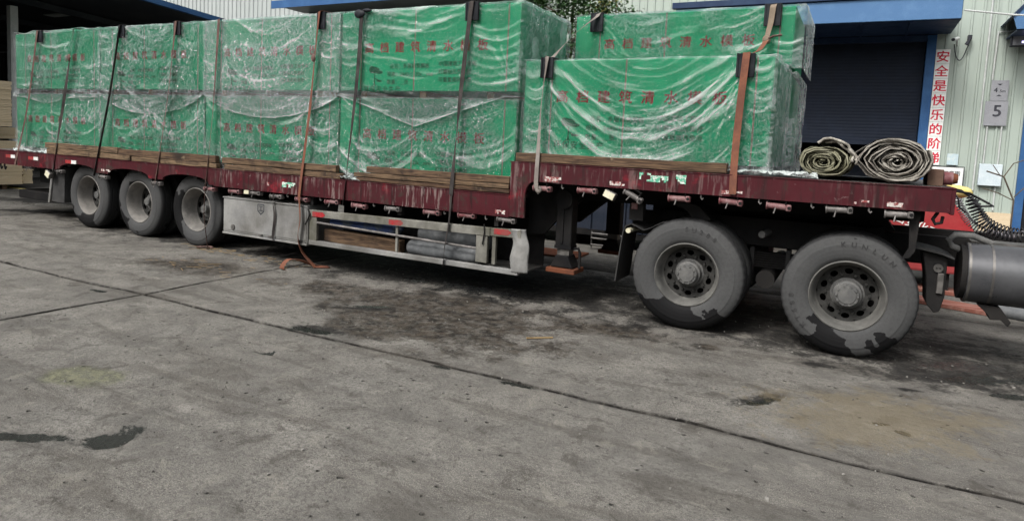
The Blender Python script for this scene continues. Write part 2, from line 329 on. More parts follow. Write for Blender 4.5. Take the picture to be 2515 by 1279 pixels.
# ------------------------------------------------------------------ mesh helpers
WL = {}
def wloc(o): return WL.get(o.name, Vector((0, 0, 0)))
class MB:
    def __init__(s): s.v = []; s.f = []
    def add(s, vs, fs):
        b = len(s.v); s.v += [tuple(p) for p in vs]; s.f += [tuple(b + i for i in f) for f in fs]; return s
    def box(s, x0, x1, y0, y1, z0, z1, rot=None, piv=None):
        vs = [Vector((x, y, z)) for x in (x0, x1) for y in (y0, y1) for z in (z0, z1)]
        if rot is not None:
            c = Vector(piv) if piv else Vector(((x0 + x1) / 2, (y0 + y1) / 2, (z0 + z1) / 2))
            vs = [c + rot @ (p - c) for p in vs]
        return s.add(vs, [(0, 1, 3, 2), (4, 6, 7, 5), (0, 4, 5, 1), (2, 3, 7, 6), (0, 2, 6, 4), (1, 5, 7, 3)])
    def cyl(s, a, b, r0, r1=None, n=16, cap=True):
        a = Vector(a); b = Vector(b); r1 = r0 if r1 is None else r1
        d = (b - a).normalized(); u = d.orthogonal().normalized(); v = d.cross(u)
        vs = []
        for c, r in ((a, r0), (b, r1)):
            vs += [c + (u * math.cos(2 * PI * i / n) + v * math.sin(2 * PI * i / n)) * r for i in range(n)]
        fs = [(i, (i + 1) % n, n + (i + 1) % n, n + i) for i in range(n)]
        if cap: fs += [tuple(range(n - 1, -1, -1)), tuple(range(n, 2 * n))]
        return s.add(vs, fs)
    def tube(s, pts, r, n=8):
        pts = [Vector(p) for p in pts]; N = len(pts); rings = []; u = None
        for i, p in enumerate(pts):
            d = (pts[min(i + 1, N - 1)] - pts[max(i - 1, 0)]).normalized()
            u = d.orthogonal().normalized() if u is None else (u - d * u.dot(d)).normalized()
            v = d.cross(u); rr = r(i / (N - 1)) if callable(r) else r
            rings.append([p + (u * math.cos(2 * PI * k / n) + v * math.sin(2 * PI * k / n)) * rr for k in range(n)])
        vs = [q for g in rings for q in g]
        fs = [(i * n + k, i * n + (k + 1) % n, (i + 1) * n + (k + 1) % n, (i + 1) * n + k) for i in range(N - 1) for k in range(n)]
        fs += [tuple(range(n - 1, -1, -1)), tuple(range((N - 1) * n, N * n))]
        return s.add(vs, fs)
    def prism(s, poly, y0, y1, axis='y'):
        """polygon given in (x,z) [axis y], (y,z) [axis x] or (x,y) [axis z], extruded along the axis"""
        n = len(poly)
        P = {'y': lambda a, b, t: (a, t, b), 'x': lambda a, b, t: (t, a, b), 'z': lambda a, b, t: (a, b, t)}[axis]
        vs = [P(a, b, y0) for a, b in poly] + [P(a, b, y1) for a, b in poly]
        fs = [(i, (i + 1) % n, n + (i + 1) % n, n + i) for i in range(n)] + [tuple(range(n - 1, -1, -1)), tuple(range(n, 2 * n))]
        return s.add(vs, fs)
    def lathe(s, prof, c, n=48, mod=None):
        """profile of (radius, y) turned about a Y axis through c"""
        c = Vector(c); K = len(prof); vs = []
        for i in range(n):
            a = 2 * PI * i / n
            for k, (r, y) in enumerate(prof):
                rr = r if mod is None else mod(i, k, r)
                vs.append(c + Vector((rr * math.cos(a), y, rr * math.sin(a))))
        fs = [(i * K + k, ((i + 1) % n) * K + k, ((i + 1) % n) * K + k + 1, i * K + k + 1) for i in range(n) for k in range(K - 1)]
        return s.add(vs, fs)
    def ribbon(s, pts, width, th=.004, ang=None):
        """flat webbing along pts; ang: rotation of the width direction about the path (0 = along X)"""
        pts = [Vector(p) for p in pts]; N = len(pts); vs = []
        for i, p in enumerate(pts):
            d = (pts[min(i + 1, N - 1)] - pts[max(i - 1, 0)]).normalized()
            a = 0 if ang is None else (ang(i / (N - 1)) if callable(ang) else ang)
            base = Vector((1, 0, 0)) if abs(d.x) < .9 else Vector((0, 1, 0))
            u = (base - d * base.dot(d)).normalized(); v = d.cross(u)
            wdir = u * math.cos(a) + v * math.sin(a); nn = d.cross(wdir)
            ww = width(i / (N - 1)) if callable(width) else width
            for sx, sy in ((-1, -1), (1, -1), (1, 1), (-1, 1)): vs.append(p + wdir * (sx * ww / 2) + nn * (sy * th / 2))
        fs = [(4 * i + k, 4 * i + (k + 1) % 4, 4 * i + 4 + (k + 1) % 4, 4 * i + 4 + k) for i in range(N - 1) for k in range(4)]
        fs += [(3, 2, 1, 0), tuple(4 * (N - 1) + k for k in range(4))]
        return s.add(vs, fs)
    def build(s, name, mat, parent=None, loc=None, smooth=None, bevel=0, seg=1):
        me = bpy.data.meshes.new(name)
        o0 = wloc(parent) if parent else Vector((0, 0, 0))
        if loc is None:
            if parent: off = Vector((0, 0, 0))
            else:
                a = np.array(s.v); off = Vector(((a[:, 0].min() + a[:, 0].max()) / 2, (a[:, 1].min() + a[:, 1].max()) / 2, a[:, 2].min()))
        else: off = Vector(loc) - o0
        base = o0 + off
        me.from_pydata([(p[0] - base.x, p[1] - base.y, p[2] - base.z) for p in s.v], [], s.f)
        bm = bmesh.new(); bm.from_mesh(me)
        bmesh.ops.recalc_face_normals(bm, faces=bm.faces)
        if bevel:
            ed = [e for e in bm.edges if len(e.link_faces) == 2 and e.calc_face_angle(0) > .5]
            bmesh.ops.bevel(bm, geom=ed, offset=bevel, segments=seg, affect='EDGES', profile=.6, clamp_overlap=True)
        bm.to_mesh(me); bm.free()
        if smooth is not None:
            me.polygons.foreach_set('use_smooth', [True] * len(me.polygons)); me.set_sharp_from_angle(angle=R(smooth))
        me.materials.append(MAT[mat] if isinstance(mat, str) else mat)
        return link(name, me, parent, off)
def link(name, me, parent=None, off=(0, 0, 0)):
    o = bpy.data.objects.new(name, me); COL.objects.link(o); o.location = off
    if parent: o.parent = parent
    WL[o.name] = (wloc(parent) if parent else Vector((0, 0, 0))) + Vector(off)
    return o
def tag(o, label=None, cat=None, group=None, kind=None):
    if label: o['label'] = label
    if cat: o['category'] = cat
    if group: o['group'] = group
    if kind: o['kind'] = kind
    return o
def empty(name, loc, label=None, cat=None, group=None, parent=None):
    o = link(name, None, parent, Vector(loc) - (wloc(parent) if parent else Vector((0, 0, 0)))); o.empty_display_size = .2
    return tag(o, label, cat, group)
def copy_tree(o, parent, off):
    c = o.copy(); COL.objects.link(c); c.parent = parent; c.location = off
    WL[c.name] = (wloc(parent) if parent else Vector((0, 0, 0))) + Vector(off)
    for ch in [x for x in bpy.data.objects if x.parent == o]: copy_tree(ch, c, ch.location.copy())
    return c

# smooth value noise for heights built into meshes
def hash2(i, j, seed):
    h = (i.astype(np.int64) * 374761393 + j.astype(np.int64) * 668265263 + seed * 974634599) & 0x7fffffff
    h = ((h ^ (h >> 13)) * 1274126177) & 0x7fffffff
    return ((h ^ (h >> 16)) & 0xffff) / 65535.
def vn(x, y, seed=0):
    x = np.asarray(x, float); y = np.asarray(y, float)
    i = np.floor(x); j = np.floor(y); fx = x - i; fy = y - j
    fx = fx * fx * fx * (fx * (fx * 6 - 15) + 10); fy = fy * fy * fy * (fy * (fy * 6 - 15) + 10)
    a = hash2(i, j, seed); b = hash2(i + 1, j, seed); c = hash2(i, j + 1, seed); d = hash2(i + 1, j + 1, seed)
    return (a * (1 - fx) + b * fx) * (1 - fy) + (c * (1 - fx) + d * fx) * fy
def fbm(x, y, seed=0, o=4):
    s_ = 0; a = .5; t = 0
    for k in range(o): s_ = s_ + a * vn(x * 2 ** k, y * 2 ** k, seed + k * 17); t += a; a *= .5
    return s_ / t
def ridge(x, p=3): return (1 - np.abs(np.sin(x))) ** p
def sstep(a, b, x):
    t = np.clip((x - a) / (b - a), 0, 1); return t * t * (3 - 2 * t)
def grid_mesh(name, V, nu, nv, mat, attrs=None, smooth=True):
    me = bpy.data.meshes.new(name)
    i = np.arange(nu - 1)[:, None] * nv + np.arange(nv - 1)[None, :]
    F = np.stack([i, i + nv, i + nv + 1, i + 1], -1).reshape(-1, 4)
    me.vertices.add(len(V)); me.vertices.foreach_set('co', V.astype(np.float32).ravel())
    me.loops.add(F.size); me.loops.foreach_set('vertex_index', F.ravel().astype(np.int32))
    me.polygons.add(len(F)); me.polygons.foreach_set('loop_start', (np.arange(len(F)) * 4).astype(np.int32))
    me.update(calc_edges=True)
    if smooth: me.polygons.foreach_set('use_smooth', np.ones(len(F), bool))
    for k, a in (attrs or {}).items():
        at = me.attributes.new(k, 'FLOAT', 'POINT'); at.data.foreach_set('value', a.astype(np.float32).ravel())
    me.materials.append(MAT[mat]); me.validate()
    return me

# flat lettering
_tx = {}
def text_mesh(body, size, mat, bold=.0, align='LEFT', spacing=1., vertical=False):
    key = (body, size, mat, bold, align, spacing)
    if key in _tx: return _tx[key]
    c = bpy.data.curves.new('lettering', 'FONT'); c.body = body; c.size = size; c.offset = bold * size
    c.offset = 0; c.align_x = align; c.space_character = spacing; c.resolution_u = 3
    ob = bpy.data.objects.new('lettering_tmp', c); COL.objects.link(ob)
    dg = bpy.context.evaluated_depsgraph_get(); dg.update()
    me = bpy.data.meshes.new_from_object(ob.evaluated_get(dg), depsgraph=dg)
    if bold:
        n = len(me.vertices); co = np.empty(n * 3, np.float32); me.vertices.foreach_get('co', co); co = co.reshape(-1, 3)
        fs = [tuple(p.vertices) for p in me.polygons]; vs = []; ff = []; d = bold * size
        for k, (dx, dy) in enumerate(((0, 0), (d, 0), (-d, 0), (0, d * .7), (0, -d * .7))):
            c2 = co + np.array((dx, dy, -.00025 * k), np.float32); vs += [tuple(p) for p in c2]; ff += [tuple(i + n * k for i in f) for f in fs]
        bpy.data.meshes.remove(me); me = bpy.data.meshes.new('lettering'); me.from_pydata(vs, [], ff)
    me.name = 'lettering'; bpy.data.objects.remove(ob); bpy.data.curves.remove(c)
    me.materials.clear(); me.materials.append(MAT[mat]); _tx[key] = me
    return me
def letter(body, size, mat, pos, parent, bold=0., align='LEFT', spacing=1., rot=(PI / 2, 0, 0), sx=1.):
    me = text_mesh(body, size, mat, bold, align, spacing)
    o = link('lettering', me, parent, Vector(pos) - wloc(parent)); o.rotation_euler = rot; o.scale = (sx, 1, 1)
    return o

# ------------------------------------------------------------------ ground
g = MB().add([(-400, -400, -.05), (400, -400, -.05), (400, 500, -.05), (-400, 500, -.05)], [(0, 1, 2, 3)]).build('ground', 'dirt', loc=(0, 0, -.05))
tag(g, kind='structure')
XJ = [-60, -26, -17.5, -9, -.2, 6.75, 15.4, 24, 60]; YJ = [-45, -20, -11, -6.63, -2.13, 2.37, 6.87, 11.4, 30, 80]
def slab(x0, x1, y0, y1, res):
    nu = max(2, int((x1 - x0) / res)); nv = max(2, int((y1 - y0) / res))
    u = np.linspace(x0, x1, nu); v = np.linspace(y0, y1, nv)
    X, Y = np.meshgrid(u, v, indexing='ij')
    fine = res < .2
    def edge(s_, seed):      # broken joint edge: fine crumble and the odd chip
        e = .007 + .026 * fbm(s_ * 4, s_ * 0 + seed, seed, 6) ** 1.5 + .05 * np.clip(vn(s_ * 2.1, s_ * 0, seed + 5) - .78, 0, 1)
        return e
    Z = np.zeros_like(X)
    if fine:
        dxl = X - x0; dxr = x1 - X; dyl = Y - y0; dyr = y1 - Y
        Z += .006 * (fbm(X * .9, Y * .9, 3, 4) - .5) + .005 * (fbm(X * 7, Y * 7, 9, 3) - .5)
        pit = np.clip(vn(X * 5.5, Y * 5.5, 21) * vn(X * 1.3, Y * 1.3, 22) - .55, 0, 1); Z -= .03 * pit
        for px, py, rx, ry, dep in [(9.12, -2.67, .1, .04, .02), (9.5, -3.69, .1, .05, .016), (9.50, -4.14, .2, .14, .03), (9.25, -4.31, .22, .10, .014), (9.0, -2.45, .06, .04, .012), (12.55, -1.46, .13, .05, .015), (13.45, -.6, .12, .03, .012), (13.5, -1.5, .06, .06, .015), (8.55, -3.85, .4, .08, .008)]:
            w_ = .5 * (fbm(X * 9, Y * 9, 31, 3) - .5)
            Z -= dep * sstep(1.1, .7, np.hypot((X - px) / rx, (Y - py) / ry) + w_)
        near = np.minimum(np.minimum(dxl, dxr), np.minimum(dyl, dyr)); Z -= .008 * sstep(.03, 0, near)
        dl, dr_, db, dt = X - x0, x1 - X, Y - y0, y1 - Y; jit = lambda s_, k: .11 * (fbm(s_ * .9, s_ * 0 + k, 91, 5) - .5)
        X0_, Y0_ = X.copy(), Y.copy()
        X = X + jit(Y0_, x0) * np.exp(-dl / .15) + jit(Y0_, x1) * np.exp(-dr_ / .15)
        Y = Y + jit(X0_, y0) * np.exp(-db / .15) + jit(X0_, y1) * np.exp(-dt / .15)
        X[0] += edge(Y0_[0], 1); X[-1] -= edge(Y0_[-1], 2); Y[:, 0] += edge(X0_[:, 0], 3); Y[:, -1] -= edge(X0_[:, -1], 4); X0_, Y0_ = X0_, Y0_
        joint_d = np.minimum(np.minimum(dl, dr_), np.minimum(db, dt))
    if False:
        X[0] = x0 + edge(Y[0], 1); X[-1] = x1 - edge(Y[-1], 2); Y[:, 0] = y0 + edge(X[:, 0], 3); Y[:, -1] = y1 - edge(X[:, -1], 4)
    if not fine:
        X[0] += .008; X[-1] -= .008; Y[:, 0] += .008; Y[:, -1] -= .008
    # skirt down to the dirt
    Xp = np.pad(X, 1, mode='edge'); Yp = np.pad(Y, 1, mode='edge'); Zp = np.pad(Z, 1, mode='edge')
    Zp[0] = Zp[-1] = -.06; Zp[:, 0] = Zp[:, -1] = -.06
    Jp = np.zeros_like(Xp); Jp[:1] = Jp[-1:] = 1; Jp[:, :1] = Jp[:, -1:] = 1
    if fine:
        w_ = .022 + .05 * np.clip(vn(X * 2.3 + Y * 2.3, X - Y, 77) - .6, 0, 1) + .03 * np.clip(vn(X * .7, Y * .7, 79) - .5, 0, 1)
        Jp[1:-1, 1:-1] = np.clip(1.25 - joint_d / w_, 0, 1)
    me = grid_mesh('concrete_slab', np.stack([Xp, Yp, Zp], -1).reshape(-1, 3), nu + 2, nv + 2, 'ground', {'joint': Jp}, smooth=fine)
    if fine: me.set_sharp_from_angle(angle=R(50))
    o = link('concrete_slab', me, g, (0, 0, .05)); return o
for i in range(len(XJ) - 1):
    for j in range(len(YJ) - 1):
        a, b, c, d = XJ[i], XJ[i + 1], YJ[j], YJ[j + 1]
        near = (b <= 15.5 and a >= -.3 and c >= -7 and d <= 2.4)
        slab(a, b, c, d, .024 if near else 2.)

# ------------------------------------------------------------------ buildings behind
def ribbed(mb, x0, x1, y, z0, z1, pitch=.26, h=.032, flip=1, z1b=None):
    """vertical-ribbed sheet in the plane y, ribs towards -Y"""
    z1b = z1 if z1b is None else z1b
    xs = []; x = x0
    while x < x1:
        for dx, dy in ((0, 0), (pitch * .70, 0), (pitch * .76, -h), (pitch * .92, -h), (pitch * .98, 0)):
            if x + dx <= x1: xs.append((x + dx, y + dy * flip))
        x += pitch
    vs = [(a, b, z0) for a, b in xs] + [(a, b, z1 + (z1b - z1) * (a - x0) / (x1 - x0)) for a, b in xs]; n = len(xs)
    return mb.add(vs, [(i, i + 1, n + i + 1, n + i) for i in range(n - 1)])
bA = empty('factory_building', (3, 15, 0), 'long sage green sheet metal factory hall with blue canopy, behind the trailer', 'building')
mb = MB(); ribbed(mb, -8.2, 9.4, 15, 0, 9.5); ribbed(mb, 9.4, 14.5, 15, 5.2, 9.5); ribbed(mb, 14.66, 16.72, 15, 0, 9.5); ribbed(mb, 16.72, 19.8, 15, 3.95, 9.5); ribbed(mb, 19.8, 32, 15, 0, 9.5)
mb.build('wall', 'wall', bA)
MB().box(-8.2, -8.0, 15.05, 30, 0, 9.5).build('end_wall', 'wall', bA)
MB().box(-8.2, 32, 15.3, 30, 9.5, 9.7).build('roof', 'wall_grey', bA)
mb = MB(); mb.box(-8.4, 3.0, 13.2, 15, 6.82, 6.9); mb.build('eave_sheet', 'wall_dark', bA)
MB().box(-8.4, 3.0, 13.14, 13.2, 6.66, 6.96).build('eave_trim', 'blue', bA)
MB().prism([(13.2, 6.96), (15, 7.6), (15, 7.66), (13.2, 7.02)], -8.4, 3.0, 'x').build('eave_roof', 'wall_grey', bA)
# canopy over the roller door
cp = empty('canopy', (11.6, 13.9, 5.2), parent=bA)
MB().box(8.1, 14.95, 12.85, 12.92, 5.17, 5.72).build('fascia', 'blue_pale', cp, bevel=.01)
MB().box(8.0, 15.02, 12.78, 12.95, 5.73, 5.90).build('top_trim', 'blue_dark', cp, bevel=.01)
MB().box(8.1, 14.95, 12.93, 14.95, 5.16, 5.2).build('soffit', 'blue_dark', cp)
MB().prism([(12.93, 5.21), (14.95, 5.21), (14.95, 5.7), (12.93, 5.7)], 14.88, 14.95, 'x').build('end_panel', 'blue_pale', cp)
MB().box(8.1, 14.87, 12.96, 14.94, 5.74, 5.8).build('deck', 'wall_grey', cp)
mb = MB()
for x in (9.5, 10.6, 11.7, 12.8, 13.9): mb.box(x, x + .05, 12.95, 14.9, 5.13, 5.158)
mb.build('soffit_rib', 'blue_dark', cp)
# roller door with blue frame and dark hall behind it
dr = empty('roller_door', (12, 15.1, 0), parent=bA)
mb = MB(); n = 0; prof = []
z = 2.25
while z < 5.2:
    prof += [(15.12, z), (15.1175, z + .03), (15.1175, z + .06), (15.12, z + .085)]; z += .09
vs = [(9.5, a, b) for a, b in prof] + [(14.42, a, b) for a, b in prof]; K = len(prof)
mb.add(vs, [(i, i + 1, K + i + 1, K + i) for i in range(K - 1)]); mb.build('shutter', 'shutter', dr)
MB().box(9.5, 14.42, 15.07, 15.13, 2.15, 2.25).build('bottom_bar', 'shutter', dr)
MB().box(14.44, 14.655, 14.93, 15.15, 0, 5.14).build('jamb', 'blue', dr)
MB().box(9.35, 9.5, 14.93, 15.15, 0, 5.14).build('jamb', 'blue', dr)
MB().box(9.5, 14.44, 14.95, 15.05, 4.98, 5.14).build('lintel', 'blue_dark', dr)
mb = MB(); mb.box(-8, 32, 24, 24.1, 0, 5.5); mb.box(-8, 32, 15.4, 24, 5.5, 5.6); mb.box(8.9, 9.0, 15.2, 24, 0, 5.5); mb.box(15.6, 15.7, 15.2, 24, 0, 5.5)
mb.build('interior', 'dark_room', bA)
MB().box(9.6, 14.3, 17, 17.6, 0, 1.6).build('interior_bench', 'navy', bA)
d2 = empty('side_door', (18, 15, 0), parent=bA)
MB().box(16.72, 16.9, 14.9, 15.1, 0, 3.95).build('jamb', 'blue', d2); MB().box(16.9, 19.8, 14.95, 15.1, 3.8, 3.95).build('lintel', 'blue', d2)
MB().box(16.9, 19.8, 15.5, 15.6, 0, 3.8).build('dark_backing', 'dark_room', d2)  # dark sheet behind the opening, painted to stand for the unlit interior
MB().box(16.0, 16.7, 14.93, 14.99, 0, .5).build('plinth', 'ply', bA)
c2 = empty('small_canopy', (17, 14.3, 5), parent=bA)
MB().prism([(16.05, 5.32), (16.3, 5.62), (19.9, 5.62), (19.9, 5.05), (16.15, 5.0)], 13.55, 13.6).build('fascia', 'blue_pale', c2)
MB().prism([(16.02, 5.30), (16.29, 5.66), (19.95, 5.66), (19.95, 5.62), (16.31, 5.62), (16.07, 5.29)], 13.5, 14.98).build('top_trim', 'blue_dark', c2)
MB().box(16.16, 19.9, 13.61, 14.97, 4.97, 5.0).build('soffit', 'blue_dark', c2)

tree_pts = None
def sign_thing(name, loc, label, cat): return empty(name, loc, label, cat)
# vertical slogan: one plate per character
sg = sign_thing('slogan_sign', (14.80, 14.93, 1.3), 'tall white sign with red Chinese slogan beside the roller door', 'sign')
for k, ch in enumerate('安全是快乐的阶梯'):
    zt = 4.75 - k * .386
    MB().box(14.665, 14.99, 14.925, 14.945, zt - .378, zt).build('plate', 'sign_white', sg)
    letter(ch, .315, 'sign_red', (14.828, 14.921, zt - .305), sg, .022, 'CENTER')
s5 = sign_thing('number_sign', (16.1, 14.9, 2.75), 'square grey sign with a dark number 5', 'sign')
MB().box(15.87, 16.36, 14.9, 14.915, 2.76, 3.39).build('plate', 'sign_grey', s5)
letter('5', .42, 'sign_dark', (16.14, 14.896, 3.0), s5, .02, 'CENTER')
s4 = sign_thing('height_sign', (16.15, 14.9, 3.41), 'small grey height limit sign marked 4.5 with two arrows', 'sign')
MB().box(15.96, 16.33, 14.905, 14.92, 3.40, 3.93).build('plate', 'sign_grey', s4)
letter('4', .17, 'sign_dark', (16.02, 14.901, 3.62), s4, .02); letter('.5m', .10, 'sign_dark', (16.125, 14.901, 3.62), s4, .02)
for z0, sg_ in ((3.84, -1), (3.52, 1)):
    MB().add([(16.08, 14.901, z0), (16.20, 14.901, z0), (16.14, 14.901, z0 + sg_ * .045)], [(0, 1, 2)]).build('arrow_mark', 'sign_dark', s4)
tag(MB().box(15.88, 16.38, 14.82, 14.95, 1.19, 1.76).build('junction_box', 'pale_box', bevel=.012), 'square pale electrical box with faint scribble on sage wall', 'junction box')
tag(MB().box(15.16, 15.41, 14.93, 14.945, 1.69, 1.99).build('poster', 'poster'), 'small faded blue notice stuck on the sage wall below the slogan', 'poster')
bd = sign_thing('notice_board', (15.2, 14.9, .9), 'cream notice board with black characters low on the sage wall', 'sign')
MB().box(14.82, 15.55, 14.9, 14.93, .75, 1.63).build('panel', 'sign_white', bd); mb = MB()
mb.box(14.8, 15.57, 14.89, 14.935, 1.631, 1.655); mb.box(15.551, 15.57, 14.89, 14.935, .75, 1.63); mb.build('frame', 'sign_dark', bd)
letter('示意图', .13, 'sign_dark', (15.1, 14.896, 1.42), bd, .02)
def pipe(pts, r, label, mat='conduit', name='conduit_pipe', cat='pipe', group=None):
    return tag(MB().tube(pts, r, 8).build(name, mat, smooth=40), label, cat, group)
pipe([(15.80, 14.94, 9.3), (15.80, 14.94, 1.05), (15.55, 14.94, 1.02)], .022, 'long thin conduit running down the sage wall left of number 5')
pipe([(16.6, 14.94, 5.19), (15.99, 14.94, 5.17), (15.97, 14.94, 3.95)], .022, 'bent conduit dropping from small canopy to height sign')
pipe([(15.97, 14.94, 2.74), (15.97, 14.94, 1.78)], .02, 'short conduit between number sign and pale electrical box')
pipe([(16.28, 14.94, 2.74), (16.28, 14.94, .55)], .02, 'right hand short conduit below number sign, passing behind the electrical box')
cm = empty('security_camera', (15.1, 14.7, 4.95), 'white security camera on bracket under the end of blue canopy', 'camera')
MB().cyl((14.98, 14.45, 4.93), (15.10, 14.72, 5.0), .045, n=12).build('housing', 'sign_white', cm, smooth=40)
MB().cyl((14.965, 14.42, 4.92), (14.98, 14.452, 4.931), .04, n=12).build('lens', 'sign_dark', cm, smooth=40)
MB().tube([(15.09, 14.7, 4.97), (15.10, 14.85, 4.86), (15.12, 14.95, 4.86)], .02, 6).build('bracket', 'conduit', cm)
cm2 = empty('wall_lamp', (15.4, 14.85, 4.8), 'small black fitting on wall right of the security camera', 'fitting')
MB().box(15.33, 15.42, 14.78, 14.95, 4.98, 5.09).build('body', 'sign_dark', cm2); MB().cyl((15.31, 14.8, 4.84), (15.37, 14.8, 4.97), .05, .03, 10).build('shade', 'sign_dark', cm2)
pipe([(15.05, 14.85, 4.87)] + [(15.05 + .30 * t_, 14.9, 4.87 - .42 * math.sin(PI * t_) ** .7) for t_ in np.linspace(.05, .95, 14)] + [(15.37, 14.88, 4.85)], .012, 'black cable hanging in a loop under the camera', 'sign_dark', 'cable_loop', 'cable')
pipe([(15.0, 12.95, 5.38), (16.0, 13.2, 5.27), (17.2, 13.45, 5.22)], .022, 'thin pale pipe spanning from big canopy to small canopy')
sc_ = empty('display_box', (16.5, 14.6, 4.7), 'dark framed display box with small lit violet mark, under small canopy', 'display')
MB().box(16.2, 17.1, 14.45, 14.6, 4.72, 5.06).build('frame', 'sign_dark', sc_, bevel=.01); MB().box(16.235, 17.06, 14.435, 14.449, 4.75, 5.03).build('screen', 'sign_grey', sc_)
MB().box(16.42, 16.54, 14.425, 14.434, 4.80, 4.845).build('lit_mark', 'lit', sc_)

bD = tag(empty('building', (13, -26, 0)), kind='structure')
ribbed(MB(), -60, 90, -26, 0, 10, .3, .04, -1).build('wall', 'wall', bD)
MB().box(-60, 90, -40, -26.1, 10, 10.2).build('roof', 'wall_grey', bD)
for x in (-12, 2, 16, 30): MB().box(x, x + 8, -26.02, -25.9, 0, 5.5).build('shutter', 'shutter', bD)
# distant pale hall between shed and factory
bB = empty('distant_hall', (-20, 24, 0), 'pale grey sheet metal hall far behind the rear bundles', 'building')
ribbed(MB(), -60, -5, 26, 0, 16, .42, .05).build('wall', 'wall_grey', bB)
MB().box(-60, -5, 26.1, 40, 16, 16.2).build('roof', 'wall_grey', bB)

# open shed at the left
bC = empty('open_shed', (-14, 4, 0), 'dark open sided shed with blue roof edge at the left', 'building')
MB().prism([(-6, 6.18), (11.8, 5.05), (11.8, 5.15), (-6, 6.28)], -34, -6.05, 'x').build('roof', 'roof_int', bC)
MB().prism([(-6, 6.15), (11.9, 5.01), (11.9, 5.17), (-6, 6.31)], -6.05, -5.9, 'x').build('verge_trim', 'blue', bC)
ribbed(MB(), -34, -6.1, 11.5, 0, 5.05, .3, .03).build('side_wall', 'wall_dark', bC)
mb = MB(); mb.box(-34.1, -34, -6, 11.5, 0, 6.3); mb.box(-34, -6.1, -6.1, -6, 0, 6.3); mb.build('end_wall', 'dark_room', bC)  # second box: near-side wall added out of view to keep the shed dark
for x in (-10, -14, -18, -22, -26, -30):
    MB().prism([(-6, 5.93), (11.4, 4.83), (11.4, 5.01), (-6, 6.13)], x, x + .12, 'x').build('rafter', 'roof_int', bC)
for x, y in ((-6.3, 11.2), (-9.2, 4.3), (-6.3, -5.8)):
    MB().box(x - .1, x + .1, y - .1, y + .1, 0, 5.0).build('post', 'conduit', bC)
mb = MB()
for x, y in ((-12, 2.4), (-15, 5.5), (-19, 3.5), (-11.5, 6.3)): mb.box(x, x + 1.6, y, y + .35, 5.71 - .0635 * (y + .35) - .06, 5.73 - .0635 * (y + .35) - .05)
tag(mb.build('roof_light', 'wall_grey', bC), kind='stuff')
# plywood stacks under the shed edge, sheet by sheet
def ply_stack(x0, x1, y0, y1, z0, n, th, label):
    o = empty('plywood_stack', ((x0 + x1) / 2, (y0 + y1) / 2, z0), label, 'plywood stack', 'bare plywood stacks by the shed')
    me = None
    for k in range(n):
        jx, jy = random.uniform(-.012, .012), random.uniform(-.012, .012)
        if me is None:
            s_ = MB().box(x0, x1, y0, y1, z0, z0 + th * .93).build('sheet', 'ply', o); me = s_.data
        else: s_ = link('sheet', me, o, (jx, jy, k * th))
    return o
ply_stack(-6.6, -5.3, -.2, 2.62, .12, 26, .0405, 'low wide stack of bare plywood on the ground behind the trailer tail')
ply_stack(-6.9, -5.9, .4, 2.9, 1.22, 7, .04, 'thin layer of plywood lying on top of the low wide stack')
ply_stack(-6.8, -5.2, -.2, 2.36, 1.53, 27, .04, 'tall stack of bare plywood at left edge of the photo, raised on the others')
ply_stack(-6.4, -5.4, 2.68, 2.9, .12, 12, .03, 'narrow pale plywood offcut pile beside the low wide stack')
for y, wd in ((.2, 'far left'), (1.2, 'middle'), (2.2, 'right hand')):
    tag(MB().box(-6.5, -5.35, y, y + .1, 0, .115).build('bearer_block', 'wood'), 'dark wooden bearer under the low plywood stack, ' + wd + ' one', 'timber', 'bearers under the plywood stacks')


# dark lorry body seen under the neck, and other things beyond the trailer
ct = empty('cargo_container', (8, 4.8, 0), 'dark navy ribbed steel body standing beyond the trailer neck', 'container')
mb = MB(); ribbed(mb, 5.5, 10.4, 4.4, .28, 1.42, .3, .04); mb.box(5.5, 10.4, 4.45, 6.5, .27, 1.42); mb.build('body', 'navy', ct)
MB().box(5.4, 10.5, 4.36, 4.42, .2, .3).build('sill', 'black', ct)
mb = MB()
for x in (5.8, 7.2, 8.6, 10.0): MB().box(x, x + .15, 4.5, 6.3, 0, .25).build('foot', 'black', ct)
rk = empty('steel_rack', (9.4, 4.0, 0), 'small pale steel rack with rails under the neck', 'rack')
mb = MB()
for z in (.08, .19, .27): mb.tube([(9.2, 4.1, z), (9.8, 4.15, z - .01)], .016, 6)
mb.build('rail', 'steel', rk)
mb = MB()
for x in (9.2, 9.8): mb.tube([(x, 4.12, 0), (x, 4.12, .30)], .014, 6)
mb.build('post', 'steel', rk)
pn = empty('control_cabinet', (11.9, 8.5, 0), 'beige cabinet with red and yellow warning plate, behind the trailer', 'cabinet')
MB().box(10.6, 12.1, 8, 8.6, .0, 1.05).build('body', 'beige', pn, bevel=.01)
MB().box(10.9, 11.4, 7.98, 7.995, .62, .95).build('warning_plate', 'sign_red', pn); letter('禁止烟火', .11, 'yellow', (10.93, 7.975, .74), pn, .02)
MB().box(10.55, 11.3, 7.96, 7.975, .2, .52).build('red_panel', 'red_machine', pn); letter('当心触电', .1, 'sign_white', (10.62, 7.955, .34), pn, .02)
bs = tag(MB().box(12.1, 14.1, 10, 10.5, .0, 1.0).build('brown_crate', 'brown_sheet', bevel=.01), 'long brown crate far behind the tractor wheels', 'crate')

